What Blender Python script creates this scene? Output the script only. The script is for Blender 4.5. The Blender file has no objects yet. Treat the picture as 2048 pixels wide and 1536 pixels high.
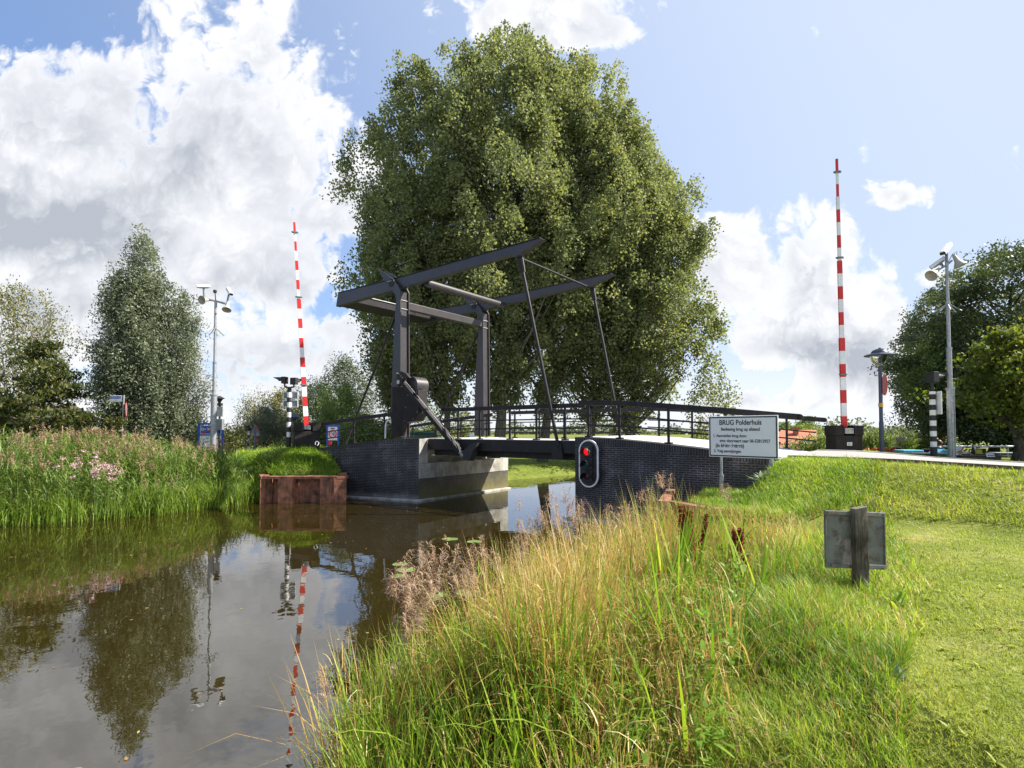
import bpy, bmesh, math, random
import numpy as np
from mathutils import Vector, Matrix, Quaternion
random.seed(7)
RNG = np.random.default_rng(11)
S = bpy.context.scene
COL = S.collection
R = math.radians

# ------------------------------------------------------------------ camera
FPX, CAMZ, TILT = 1100.0, 2.75, math.atan(0.0336)
cam = bpy.data.cameras.new('camera')
cam.sensor_width = 36; cam.lens = FPX/2048*36; cam.shift_y = 55/2048
cam.clip_start = 0.05; cam.clip_end = 4000
co = bpy.data.objects.new('camera', cam); COL.objects.link(co)
co.location = (0, 0, CAMZ); co.rotation_euler = (math.pi/2+TILT, 0, 0)
S.camera = co
S.view_settings.view_transform = 'Standard'
S.view_settings.look = 'None'
S.view_settings.gamma = 1
S.view_settings.use_curve_mapping = False
S.view_settings.exposure = 1.55
S.cycles.max_bounces = 8; S.cycles.transparent_max_bounces = 6
S.cycles.transmission_bounces = 6; S.cycles.diffuse_bounces = 4
S.cycles.use_denoising = True
try: S.cycles.denoiser = 'OPENIMAGEDENOISE'
except Exception: pass
CAM = Vector((0, 0, CAMZ))

# ------------------------------------------------------------------ sun and sky
SUN_DIR = Vector((0.715, 0.050, 0.695)).normalized()
SUN_EL = math.asin(SUN_DIR.z)
sl = bpy.data.lights.new('sun', 'SUN'); sl.energy = 4.2; sl.angle = R(0.53); sl.color = (1.0, 0.94, 0.84)
so = bpy.data.objects.new('sun', sl); COL.objects.link(so)
so.rotation_euler = SUN_DIR.to_track_quat('Z', 'Y').to_euler()
so.location = (30, 20, 40)

world = bpy.data.worlds.new("World"); S.world = world
world.use_nodes = True
nt = world.node_tree; nt.nodes.clear()
def N(tp, **k):
    n = nt.nodes.new(tp)
    for a, b in k.items(): setattr(n, a, b)
    return n
def mset(sock, v):
    if hasattr(v, 'node'): nt.links.new(v, sock)
    else: sock.default_value = v
def M(op, a, b=None, c=None, clamp=False):
    n = N('ShaderNodeMath', operation=op, use_clamp=clamp)
    mset(n.inputs[0], a)
    if b is not None: mset(n.inputs[1], b)
    if c is not None: mset(n.inputs[2], c)
    return n.outputs[0]
def smooth(x, lo, hi, a=0.0, b=1.0):
    n = N('ShaderNodeMapRange', interpolation_type='SMOOTHSTEP')
    mset(n.inputs[0], x); n.inputs[1].default_value = lo; n.inputs[2].default_value = hi
    n.inputs[3].default_value = a; n.inputs[4].default_value = b
    return n.outputs[0]
def mixc(f, a, b):
    n = N('ShaderNodeMix', data_type='RGBA')
    mset(n.inputs[0], f); mset(n.inputs[6], a); mset(n.inputs[7], b)
    return n.outputs[2]
tc = N('ShaderNodeTexCoord')
sep = N('ShaderNodeSeparateXYZ'); nt.links.new(tc.outputs['Generated'], sep.inputs[0])
ay = M('MAXIMUM', M('ABSOLUTE', sep.outputs[1]), 0.12)
U = M('DIVIDE', sep.outputs[0], ay); V = M('DIVIDE', sep.outputs[2], ay)
CX = M('MULTIPLY_ADD', U, 1.1, 1.024); CY = M('MULTIPLY_ADD', V, -1.1, 0.860)
comb = N('ShaderNodeCombineXYZ'); nt.links.new(CX, comb.inputs[0]); nt.links.new(CY, comb.inputs[1])
def noise(scale, detail, rough, dist=0.0, off=0.0):
    n = N('ShaderNodeTexNoise', noise_dimensions='3D')
    mp = N('ShaderNodeMapping'); mp.inputs['Location'].default_value = (off, off*.7, off)
    nt.links.new(comb.outputs[0], mp.inputs[0]); nt.links.new(mp.outputs[0], n.inputs['Vector'])
    n.inputs['Scale'].default_value = scale; n.inputs['Detail'].default_value = detail
    n.inputs['Roughness'].default_value = rough; n.inputs['Distortion'].default_value = dist
    return n.outputs[0]
n1 = noise(5.0, 9, 0.55, 0.25, 0.0)
n2 = noise(9.0, 7, 0.55, 0.5, 3.1)
n3 = noise(2.6, 4, 0.5, 0.3, 7.7)
def blob(px, py, rx, ry, s=1.0):
    dx = M('MULTIPLY_ADD', CX, 1000.0/rx, -px/rx); dy = M('MULTIPLY_ADD', CY, 1000.0/ry, -py/ry)
    r2 = M('SQRT', M('MULTIPLY_ADD', dx, dx, M('MULTIPLY', dy, dy)))
    return M('MULTIPLY', M('SUBTRACT', 1.0, r2), s)
def union(bl):
    acc = None
    for b in bl:
        v = M('MAXIMUM', blob(*b), -1.0)
        acc = v if acc is None else M('SMOOTH_MAX', acc, v, 0.35)
    return acc
def addup(bl):
    acc = None
    for b in bl:
        v = M('MAXIMUM', blob(*b), 0.0)
        acc = v if acc is None else M('ADD', acc, v)
    return acc
CLOUDS = [(110,260,300,190),(440,250,210,230),(300,380,330,170),(560,330,125,150),(60,460,300,190),
          (500,90,90,150,.8),(640,415,110,60,.8),(715,345,85,60,.75),(440,510,210,100),(580,560,85,75),(520,690,210,100,.9),
          (90,620,240,170),(620,790,200,70,.8),(330,760,300,120,.8),
          (1110,15,190,75,.9),(990,20,70,70,.75),(1500,535,110,125),(1620,530,110,110),(1570,650,190,85),(1730,640,105,95),
          (1730,750,130,75,.9),(1800,388,60,22,.75),(1890,552,45,25,.7),(1490,800,55,24,.8),(1600,800,170,30,.7),
          (-500,300,420,260),(-900,600,500,160),(2700,560,380,130),(3300,380,420,180),(-1500,250,400,240),(2250,800,160,60,.7),
          (200,-700,400,300,.8),(1400,-900,500,250,.8),(-900,-300,400,250,.8)]
D = union(CLOUDS)
vo = N('ShaderNodeTexVoronoi', feature='SMOOTH_F1', voronoi_dimensions='2D'); vo.inputs['Scale'].default_value = 13; vo.inputs['Detail'].default_value = 3; vo.inputs['Roughness'].default_value = .6; vo.inputs['Smoothness'].default_value = .35
wv = N('ShaderNodeVectorMath', operation='MULTIPLY_ADD'); cn = N('ShaderNodeCombineXYZ'); nt.links.new(n1, cn.inputs[0]); nt.links.new(n2, cn.inputs[1])
nt.links.new(cn.outputs[0], wv.inputs[0]); wv.inputs[1].default_value = (.16, .16, 0); nt.links.new(comb.outputs[0], wv.inputs[2]); nt.links.new(wv.outputs[0], vo.inputs['Vector'])
puff = M('SUBTRACT', 0.55, vo.outputs['Distance'])
D2 = M('ADD', D, M('ADD', M('MULTIPLY', M('SUBTRACT', n1, 0.47), 2.35), M('MULTIPLY', puff, .6)))
D2 = M('ADD', D2, 0.33)
alpha = smooth(D2, -0.04, 0.40)
hz = smooth(CY, 0.62, 0.87)
alpha = M('MAXIMUM', alpha, M('MULTIPLY', hz, 0.72))
SHADE = [(40,440,330,130,1.15),(250,480,220,90,.55),(330,300,230,120,.42),(500,575,170,50,.8),(150,620,260,80,.55),(540,725,190,60,.9),
         (330,740,200,80,.45),(1690,720,130,85,1.0),(1560,695,130,38,.8),(1600,560,80,60,.45),(-400,420,400,200,1.0),(2700,600,300,80,.8),(60,250,180,60,.25)]
shade = M('MULTIPLY', addup(SHADE), M('MULTIPLY_ADD', n2, 1.5, 0.05))
shade = M('ADD', shade, M('MULTIPLY', smooth(n2, .42, .62), 0.16))
shade = M('SUBTRACT', shade, M('MULTIPLY', puff, .55))
edge = smooth(D2, 0.0, 0.75)
shade = M('MULTIPLY', shade, edge, clamp=True)
sky = N('ShaderNodeTexSky', sky_type='NISHITA')
sky.sun_disc = False; sky.sun_elevation = SUN_EL
sky.sun_rotation = math.atan2(SUN_DIR.x, SUN_DIR.y)
sky.altitude = 0; sky.air_density = 1.0; sky.dust_density = 0.8; sky.ozone_density = 2.2
SKYSTR = 0.090
white = N('ShaderNodeRGB'); white.outputs[0].default_value = (4.2, 4.24, 4.34, 1)
grey = N('ShaderNodeRGB'); grey.outputs[0].default_value = (1.95, 2.10, 2.38, 1)
ccol = mixc(shade, white.outputs[0], grey.outputs[0])
lav = N('ShaderNodeRGB'); lav.outputs[0].default_value = (3.2, 3.27, 3.55, 1)
ccol = mixc(M('MULTIPLY', smooth(n3, .38, .62), M('MULTIPLY', edge, .75)), ccol, mixc(shade, lav.outputs[0], grey.outputs[0]))
gain = N('ShaderNodeMix', data_type='RGBA', blend_type='MULTIPLY'); gain.inputs[0].default_value = 1
nt.links.new(sky.outputs[0], gain.inputs[6]); gain.inputs[7].default_value = (0.80, 0.92, 1.08, 1)
def compress(col, k):
    sp = N('ShaderNodeSeparateColor'); nt.links.new(col, sp.inputs[0]); cb = N('ShaderNodeCombineColor')
    for i in range(3): nt.links.new(M('DIVIDE', sp.outputs[i], M('MULTIPLY_ADD', sp.outputs[i], 1.0/k[i], 1.0)), cb.inputs[i])
    return cb.outputs[0]
vd = N('ShaderNodeVectorMath', operation='DOT_PRODUCT'); nt.links.new(tc.outputs['Generated'], vd.inputs[0]); vd.inputs[1].default_value = (.690, .20, .695)
au = M('POWER', M('MAXIMUM', M('MULTIPLY_ADD', vd.outputs['Value'], .85, .15), 0.0), 1.5)
hzc = N('ShaderNodeRGB'); hzc.outputs[0].default_value = (2.75, 3.15, 3.9, 1)
aure = mixc(M('MINIMUM', M('MULTIPLY', au, 1.15), .92), compress(gain.outputs[2], (7.0, 8.5, 14.0)), hzc.outputs[0])
skyc = mixc(alpha, aure, ccol)
bg = N('ShaderNodeBackground'); nt.links.new(skyc, bg.inputs[0]); bg.inputs[1].default_value = SKYSTR
wo = N('ShaderNodeOutputWorld'); nt.links.new(bg.outputs[0], wo.inputs[0])
world.cycles.sampling_method = 'MANUAL'; world.cycles.sample_map_resolution = 512

# ------------------------------------------------------------------ picture geometry -> places in metres
CT, ST = math.cos(TILT), math.sin(TILT)
def ray(px, py):
    u = (px-1024)/FPX; v = -(py-823)/FPX
    return Vector((u, CT-ST*v, ST+CT*v))
def P(px, py, Y):
    r = ray(px, py); return CAM+r*(Y/r.y)
def onplane(px, py, pt, n):
    r = ray(px, py); n = Vector(n); return CAM+r*(n.dot(Vector(pt)-CAM)/n.dot(r))
AX = Vector((.8, -.6, 0)); PX = Vector((.6, .8, 0)); ZV = Vector((0, 0, 1))   # along the road, across the road
CR = Vector((1.97, 17.2, 0)); CL = CR-AX*6.98
WID = 5.4
def SD(s, d, z=0.0): return CR+AX*s+PX*d+ZV*z
def lerp_tab(x, tab):
    return np.interp(x, [t[0] for t in tab], [t[1] for t in tab])
ROADZ = [(-60,1.0),(-30,1.25),(-20,1.5),(-12.4,1.93),(-7,2.40),(0,2.44),(3,2.30),(5.8,2.06),(8.3,2.04),(10.5,1.95),(15,1.80),(25,1.7),(60,1.5)]

# ------------------------------------------------------------------ mesh helpers
class MB:
    def __init__(s): s.v = []; s.f = []; s.m = []
    def add(s, vs, fs, mi=0):
        b = len(s.v); s.v += [tuple(v) for v in vs]; s.f += [tuple(i+b for i in f) for f in fs]; s.m += [mi]*len(fs); return s
    def prism(s, pts, ext, mi=0):
        n = len(pts); ext = Vector(ext); pts = [Vector(p) for p in pts]
        vs = pts+[p+ext for p in pts]
        nn = sum(((pts[i].cross(pts[(i+1) % n])) for i in range(n)), Vector())
        fs = [tuple(range(n)), tuple(range(2*n-1, n-1, -1))]+[(i, i+n, (i+1) % n+n, (i+1) % n) for i in range(n)]
        if nn.dot(ext) > 0: fs = [tuple(reversed(f)) for f in fs]
        return s.add(vs, fs, mi)
    def obox(s, c, ax, ay, az, mi=0):
        c, ax, ay, az = map(Vector, (c, ax, ay, az))
        b = c-ax-ay-az
        return s.prism([b, b+2*ax, b+2*ax+2*ay, b+2*ay], 2*az, mi)
    def box(s, c, size, mi=0, rz=0.0):
        x = Vector((math.cos(rz), math.sin(rz), 0)); y = Vector((-math.sin(rz), math.cos(rz), 0))
        return s.obox(c, x*size[0]/2, y*size[1]/2, ZV*size[2]/2, mi)
    def bar(s, p0, p1, w, h, mi=0, up=ZV):
        p0, p1 = Vector(p0), Vector(p1); d = (p1-p0).normalized(); sd = d.cross(up)
        if sd.length < 1e-4: sd = d.cross(Vector((1, 0, 0)))
        sd.normalize(); u = sd.cross(d).normalized()
        return s.obox((p0+p1)/2, (p1-p0)/2, sd*w/2, u*h/2, mi)
    def tube(s, path, rad, n=8, mi=0, cap=True):
        path = [Vector(p) for p in path]; k = len(path)
        rad = [rad]*k if not hasattr(rad, '__len__') else rad
        vs = []; prev = None
        for i, p in enumerate(path):
            t = (path[min(i+1, k-1)]-path[max(i-1, 0)]).normalized()
            if prev is None:
                u = t.cross(ZV if abs(t.z) < .9 else Vector((1, 0, 0))).normalized()
            else:
                u = (prev-t*prev.dot(t)).normalized()
            prev = u; w = t.cross(u)
            vs += [p+(u*math.cos(2*math.pi*j/n)+w*math.sin(2*math.pi*j/n))*rad[i] for j in range(n)]
        fs = []
        for i in range(k-1):
            for j in range(n):
                j2 = (j+1) % n; fs.append((i*n+j, i*n+j2, (i+1)*n+j2, (i+1)*n+j))
        if cap: fs += [tuple(range(n-1, -1, -1)), tuple((k-1)*n+j for j in range(n))]
        return s.add(vs, fs, mi)
    def lathe(s, c, prof, n=20, mi=0, axis=ZV):
        axis = Vector(axis).normalized()
        return s.tube([Vector(c)+axis*z for r, z in prof], [max(r, .0005) for r, z in prof], n, mi) if False else s._lathe(Vector(c), prof, n, mi, axis)
    def _lathe(s, c, prof, n, mi, axis):
        u = axis.cross(Vector((1, 0, 0)) if abs(axis.x) < .9 else ZV).normalized(); w = axis.cross(u)
        vs = []
        for r, z in prof:
            r = max(r, .0005)
            vs += [c+axis*z+(u*math.cos(2*math.pi*j/n)+w*math.sin(2*math.pi*j/n))*r for j in range(n)]
        k = len(prof); fs = []
        for i in range(k-1):
            for j in range(n):
                j2 = (j+1) % n; fs.append((i*n+j, i*n+j2, (i+1)*n+j2, (i+1)*n+j))
        fs += [tuple(range(n-1, -1, -1)), tuple((k-1)*n+j for j in range(n))]
        return s.add(vs, fs, mi)
ORG = {}
def link(o): COL.objects.link(o); return o
def tag(o, label=None, cat=None, group=None, kind=None):
    if label: o['label'] = label
    if cat: o['category'] = cat
    if group: o['group'] = group
    if kind: o['kind'] = kind
    return o
def thing(name, loc, label, cat, group=None):
    o = bpy.data.objects.new(name, None); link(o); o.location = loc; o.empty_display_size = .2
    ORG[o.name] = Vector(loc); return tag(o, label, cat, group)
def obj(name, mb, mats, parent=None, bevel=0.0, smooth_a=None, label=None):
    org = ORG[parent.name] if parent else Vector((0, 0, 0))
    me = bpy.data.meshes.new(name)
    me.from_pydata([tuple(Vector(v)-org) for v in mb.v], [], mb.f)
    if not isinstance(mats, (list, tuple)): mats = [mats]
    for m in mats: me.materials.append(m)
    if len(mats) > 1: me.polygons.foreach_set('material_index', mb.m)
    if smooth_a is not None:
        me.polygons.foreach_set('use_smooth', [True]*len(me.polygons))
        me.set_sharp_from_angle(angle=R(smooth_a))
    me.update()
    o = bpy.data.objects.new(name, me); link(o)
    if parent: o.parent = parent
    ORG[o.name] = org
    if bevel:
        b = o.modifiers.new('bevel', 'BEVEL'); b.width = bevel; b.segments = 2; b.limit_method = 'ANGLE'; b.angle_limit = R(40)
    if label: o['label'] = label
    return o
def solo(name, mb, mats, label, cat, group=None, **k):
    o = obj(name, mb, mats, None, **k); return tag(o, label, cat, group)
def text(body, name, mat, loc, xdir, updir, size, parent, align='LEFT', ext=0.001, bold=0.0, fit=None):
    cu = bpy.data.curves.new(name, 'FONT'); cu.body = body; cu.size = size; cu.extrude = ext; cu.align_x = align; cu.offset = bold
    tmp = bpy.data.objects.new(name, cu); link(tmp)
    bpy.context.view_layer.update()
    me = bpy.data.meshes.new_from_object(tmp.evaluated_get(bpy.context.evaluated_depsgraph_get()))
    bpy.data.objects.remove(tmp); bpy.data.curves.remove(cu)
    me.materials.clear(); me.materials.append(mat)
    o = bpy.data.objects.new(name, me); link(o)
    xd = Vector(xdir).normalized(); ud = Vector(updir).normalized(); zd = xd.cross(ud)
    mt = Matrix((xd, ud, zd)).transposed().to_4x4(); mt.translation = Vector(loc)-ORG[parent.name]
    if fit:
        w_ = max(v.co.x for v in me.vertices)-min(v.co.x for v in me.vertices); k_ = fit/w_; x0 = min(v.co.x for v in me.vertices)
        for v in me.vertices: v.co.x = (v.co.x-x0)*k_; v.co.y *= k_*1.18
    o.parent = parent; o.matrix_local = mt; ORG[o.name] = ORG[parent.name]
    return o
def bulk(name, V, F, mats, parent=None, mi=None, rnd=None, tint=None):
    """V (n,3) array, F list of (count,k) index arrays"""
    me = bpy.data.meshes.new(name)
    org = np.array(ORG[parent.name]) if parent else np.zeros(3)
    V = (V-org).astype(np.float32)
    me.vertices.add(len(V)); me.vertices.foreach_set('co', V.ravel())
    loops = np.concatenate([f.ravel() for f in F]).astype(np.int32)
    tot = np.concatenate([np.full(len(f), f.shape[1], np.int32) for f in F])
    st = np.concatenate([[0], np.cumsum(tot)[:-1]]).astype(np.int32)
    me.loops.add(len(loops)); me.loops.foreach_set('vertex_index', loops)
    me.polygons.add(len(tot)); me.polygons.foreach_set('loop_start', st)
    if not isinstance(mats, (list, tuple)): mats = [mats]
    for m in mats: me.materials.append(m)
    if mi is not None: me.polygons.foreach_set('material_index', np.asarray(mi, np.int32))
    for nm, ar in (('rnd', rnd), ('tint', tint)):
        if ar is not None:
            a = me.attributes.new(nm, 'FLOAT', 'POINT'); a.data.foreach_set('value', np.asarray(ar, np.float32))
    me.update(calc_edges=True)
    o = bpy.data.objects.new(name, me); link(o)
    if parent: o.parent = parent
    ORG[o.name] = Vector(org)
    return o

# ------------------------------------------------------------------ materials
def newmat(name):
    m = bpy.data.materials.new(name); m.use_nodes = True
    t = m.node_tree; t.nodes.clear(); return m, t
def nn(t, tp, **k):
    n = t.nodes.new(tp)
    for a, b in k.items(): setattr(n, a, b)
    return n
def ramp(t, fac, stops):
    r = nn(t, 'ShaderNodeValToRGB'); e = r.color_ramp.elements
    while len(e) < len(stops): e.new(.5)
    for i, (p, c) in enumerate(stops): e[i].position = p; e[i].color = (*c, 1)
    t.links.new(fac, r.inputs[0]); return r.outputs[0]
def tnoise(t, scale, detail=4, rough=.55, coord='Object', stretch=(1, 1, 1)):
    c = nn(t, 'ShaderNodeTexCoord'); mp = nn(t, 'ShaderNodeMapping'); mp.inputs['Scale'].default_value = stretch
    n = nn(t, 'ShaderNodeTexNoise'); n.inputs['Scale'].default_value = scale
    n.inputs['Detail'].default_value = detail; n.inputs['Roughness'].default_value = rough
    t.links.new(c.outputs[coord], mp.inputs[0]); t.links.new(mp.outputs[0], n.inputs[0]); return n.outputs[0]
def bsdf(t, col, rough=.5, metal=0.0, spec=.5, bump=None, bstr=.1, bdist=.02):
    b = nn(t, 'ShaderNodeBsdfPrincipled'); o = nn(t, 'ShaderNodeOutputMaterial')
    if hasattr(col, 'node'): t.links.new(col, b.inputs['Base Color'])
    else: b.inputs['Base Color'].default_value = (*col, 1)
    if hasattr(rough, 'node'): t.links.new(rough, b.inputs['Roughness'])
    else: b.inputs['Roughness'].default_value = rough
    b.inputs['Metallic'].default_value = metal; b.inputs['Specular IOR Level'].default_value = spec
    if bump is not None:
        bm = nn(t, 'ShaderNodeBump'); bm.inputs['Strength'].default_value = bstr; bm.inputs['Distance'].default_value = bdist
        t.links.new(bump, bm.inputs['Height']); t.links.new(bm.outputs[0], b.inputs['Normal'])
    t.links.new(b.outputs[0], o.inputs[0]); return b
def paint(name, col, rough=.4, var=.25, scale=6, metal=0.0, spec=.5, dirt=None, streak=None, sscale=(6, 6, .5), sth=.56):
    m, t = newmat(name); n = tnoise(t, scale, 6, .6)
    lo = tuple(c*(1-var) for c in (dirt or col)); hi = tuple(min(1, c*(1+var*.5)) for c in col)
    c = ramp(t, n, [(.3, lo), (.62, hi)])
    if streak:
        sn_ = tnoise(t, 2.2, 6, .7, 'Object', sscale); mk = ramp(t, sn_, [(sth, (0, 0, 0)), (sth+.14, (.75, .75, .75))])
        mq = nn(t, 'ShaderNodeMix', data_type='RGBA'); t.links.new(mk, mq.inputs[0]); t.links.new(c, mq.inputs[6]); mq.inputs[7].default_value = (*streak, 1); c = mq.outputs[2]
    n2 = tnoise(t, scale*7, 3)
    rr = nn(t, 'ShaderNodeMapRange'); t.links.new(n2, rr.inputs[0]); rr.inputs[3].default_value = max(.05, rough-.1); rr.inputs[4].default_value = rough+.15
    bsdf(t, c, rr.outputs[0], metal, spec, n2, .06, .01); return m
def leafmat(name, stops, transl=.4, rough=.45, tcol=(1.25, 1.2, .55), spec=.35):
    m, t = newmat(name)
    a = nn(t, 'ShaderNodeAttribute', attribute_name='rnd'); b = nn(t, 'ShaderNodeAttribute', attribute_name='tint')
    mx = nn(t, 'ShaderNodeMath', operation='MULTIPLY_ADD'); t.links.new(a.outputs['Fac'], mx.inputs[0]); mx.inputs[1].default_value = .5
    hb = nn(t, 'ShaderNodeMath', operation='MULTIPLY'); t.links.new(b.outputs['Fac'], hb.inputs[0]); hb.inputs[1].default_value = .5
    t.links.new(hb.outputs[0], mx.inputs[2])
    c = ramp(t, mx.outputs[0], stops)
    p = nn(t, 'ShaderNodeBsdfPrincipled'); t.links.new(c, p.inputs['Base Color']); p.inputs['Roughness'].default_value = rough
    p.inputs['Specular IOR Level'].default_value = spec
    tr = nn(t, 'ShaderNodeBsdfTranslucent')
    mc = nn(t, 'ShaderNodeMix', data_type='RGBA', blend_type='MULTIPLY'); mc.inputs[0].default_value = 1; t.links.new(c, mc.inputs[6]); mc.inputs[7].default_value = (*tcol, 1)
    t.links.new(mc.outputs[2], tr.inputs[0])
    ms = nn(t, 'ShaderNodeMixShader'); ms.inputs[0].default_value = transl
    t.links.new(p.outputs[0], ms.inputs[1]); t.links.new(tr.outputs[0], ms.inputs[2])
    o = nn(t, 'ShaderNodeOutputMaterial'); t.links.new(ms.outputs[0], o.inputs[0]); return m
def brick(name, d, bw=.21, bh=.062, soldier=False, algae=0.0):
    """dark brick wall running along horizontal direction d"""
    m, t = newmat(name)
    g = nn(t, 'ShaderNodeNewGeometry'); dt = nn(t, 'ShaderNodeVectorMath', operation='DOT_PRODUCT'); dt.inputs[1].default_value = tuple(d)
    t.links.new(g.outputs['Position'], dt.inputs[0])
    sp = nn(t, 'ShaderNodeSeparateXYZ'); t.links.new(g.outputs['Position'], sp.inputs[0])
    cb = nn(t, 'ShaderNodeCombineXYZ'); t.links.new(dt.outputs['Value'], cb.inputs[0]); t.links.new(sp.outputs[2], cb.inputs[1])
    br = nn(t, 'ShaderNodeTexBrick'); t.links.new(cb.outputs[0], br.inputs['Vector'])
    br.inputs['Scale'].default_value = 1; br.inputs['Mortar Size'].default_value = .009; br.inputs['Mortar Smooth'].default_value = .2
    br.inputs['Brick Width'].default_value = .075 if soldier else bw; br.inputs['Row Height'].default_value = 5 if soldier else bh
    br.inputs['Bias'].default_value = -.2
    br.inputs['Color1'].default_value = (.011, .011, .016, 1); br.inputs['Color2'].default_value = (.030, .026, .033, 1)
    br.inputs['Mortar'].default_value = (.11, .105, .105, 1)
    nz = nn(t, 'ShaderNodeTexNoise'); nz.inputs['Scale'].default_value = 1.1; nz.inputs['Detail'].default_value = 7; nz.inputs['Roughness'].default_value = .65
    t.links.new(cb.outputs[0], nz.inputs[0])
    st = ramp(t, nz.outputs[0], [(.32, (.45, .45, .48)), (.52, (1, 1, 1)), (.70, (2.7, 2.6, 2.7))])
    mx = nn(t, 'ShaderNodeMix', data_type='RGBA', blend_type='MULTIPLY'); mx.inputs[0].default_value = 1
    t.links.new(br.outputs[0], mx.inputs[6]); t.links.new(st, mx.inputs[7])
    # lime bloom streaks and the pale band at the old waterline
    nz2 = nn(t, 'ShaderNodeTexNoise'); nz2.inputs['Scale'].default_value = 4.5; nz2.inputs['Detail'].default_value = 6
    mp = nn(t, 'ShaderNodeMapping'); mp.inputs['Scale'].default_value = (1, .5, 1); t.links.new(cb.outputs[0], mp.inputs[0]); t.links.new(mp.outputs[0], nz2.inputs[0])
    wl = nn(t, 'ShaderNodeMapRange', interpolation_type='SMOOTHSTEP'); t.links.new(sp.outputs[2], wl.inputs[0])
    wl.inputs[1].default_value = .32; wl.inputs[2].default_value = .06
    wm = nn(t, 'ShaderNodeMath', operation='MULTIPLY'); t.links.new(wl.outputs[0], wm.inputs[0]); t.links.new(nz2.outputs[0], wm.inputs[1])
    bl = nn(t, 'ShaderNodeMapRange'); t.links.new(nz2.outputs[0], bl.inputs[0]); bl.inputs[1].default_value = .62; bl.inputs[2].default_value = .85; bl.inputs[4].default_value = .35
    ad = nn(t, 'ShaderNodeMath', operation='ADD', use_clamp=True); t.links.new(wm.outputs[0], ad.inputs[0]); t.links.new(bl.outputs[0], ad.inputs[1])
    m2 = nn(t, 'ShaderNodeMix', data_type='RGBA'); t.links.new(ad.outputs[0], m2.inputs[0]); t.links.new(mx.outputs[2], m2.inputs[6]); m2.inputs[7].default_value = (.22, .22, .23, 1)
    if algae:
        al = nn(t, 'ShaderNodeMapRange', interpolation_type='SMOOTHSTEP'); t.links.new(sp.outputs[2], al.inputs[0]); al.inputs[1].default_value = 1.15; al.inputs[2].default_value = .1; al.inputs[4].default_value = algae
        a2 = nn(t, 'ShaderNodeMath', operation='MULTIPLY', use_clamp=True); t.links.new(al.outputs[0], a2.inputs[0]); t.links.new(nz2.outputs[0], a2.inputs[1])
        m3 = nn(t, 'ShaderNodeMix', data_type='RGBA'); t.links.new(a2.outputs[0], m3.inputs[0]); t.links.new(m2.outputs[2], m3.inputs[6]); m3.inputs[7].default_value = (.13, .115, .035, 1); m2 = m3
    bsdf(t, m2.outputs[2], .62, 0, .4, br.outputs[1], -.5, .01); return m
MAT = {}
MAT['black'] = paint('black_steel_paint', (.020, .018, .020), .45, .3, 3, spec=.25, streak=(.07, .055, .048))
MAT['steelgrey'] = paint('grey_sheen_black_paint', (.042, .038, .041), .36, .2, 2.5, spec=.5, streak=(.085, .060, .050))
MAT['edge'] = paint('pale_and_lit_edge', (.5, .49, .47), .5, .3, 9)  # pale tone for pins, bolts and strips; also colours in a lit edge
MAT['galv'] = paint('galvanised_steel', (.34, .355, .37), .45, .35, 14, .5)
MAT['grey'] = paint('grey_cabinet', (.17, .19, .21), .5, .2, 5)
MAT['darkbox'] = paint('charcoal_housing', (.022, .018, .0175), .6, .35, 4, spec=.22, streak=(.060, .040, .032))
MAT['red'] = paint('signal_red', (.60, .022, .020), .38, .2, 5)
MAT['white'] = paint('white_paint', (.78, .78, .77), .4, .12, 7)
MAT['whitesign'] = paint('sign_face', (.80, .80, .80), .45, .05, 2)
MAT['inkblack'] = paint('black_print', (.012, .012, .013), .5, .1, 5)
MAT['signalblack'] = paint('matte_black', (.018, .018, .020), .55, .2, 6)
MAT['blue'] = paint('traffic_blue', (.012, .075, .42), .4, .15, 4)
MAT['concrete'] = paint('pale_concrete', (.36, .345, .31), .8, .38, 2.2, dirt=(.30, .29, .24), streak=(.13, .125, .075), sscale=(5, 5, .7), sth=.54)
MAT['slab'] = paint('deck_concrete', (.50, .48, .45), .85, .25, 3)
MAT['rust'] = paint('rusted_steel', (.26, .105, .055), .75, .6, 3.5, dirt=(.09, .036, .024), streak=(.06, .032, .024), sscale=(7, 7, .5), sth=.5)
MAT['wood'] = None
MAT['ltblue'] = paint('slate_blue_post', (.045, .06, .10), .4, .15, 4)
MAT['teal'] = paint('turquoise_fabric', (.05, .36, .47), .8, .2, 8)
MAT['tile'] = paint('orange_roof_tile', (.42, .13, .07), .8, .4, 9)
MAT['dkgreen'] = paint('dark_green_plastic', (.008, .050, .040), .4, .25, 3)
MAT['navy'] = paint('dark_weatherboard', (.018, .022, .038), .6, .3, 4)
MAT['planter'] = paint('weathered_planter', (.10, .08, .065), .8, .4, 6)
MAT['skin'] = paint('skin', (.50, .27, .19), .5, .1, 9)
MAT['hair'] = paint('brown_hair', (.05, .022, .012), .5, .3, 20)
MAT['dress'] = paint('blue_cloth', (.03, .05, .20), .8, .2, 8)
MAT['shirt'] = paint('white_cloth', (.62, .62, .66), .85, .15, 8)
MAT['jeans'] = paint('denim', (.10, .16, .32), .85, .2, 20)
MAT['yellow'] = paint('yellow_green_plastic', (.45, .48, .05), .5, .1, 5)
m, t = newmat('weathered_wood')
w1 = tnoise(t, 5, 9, .7, 'Object', (14, 14, 1)); w2 = tnoise(t, 3, 5, .6)
wm_ = nn(t, 'ShaderNodeMath', operation='MULTIPLY'); t.links.new(w1, wm_.inputs[0]); t.links.new(w2, wm_.inputs[1])
bsdf(t, ramp(t, wm_.outputs[0], [(.12, (.035, .028, .022)), (.27, (.15, .125, .10)), (.4, (.28, .25, .20))]), .85, 0, .2, w1, .7, .02); MAT['wood'] = m
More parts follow.
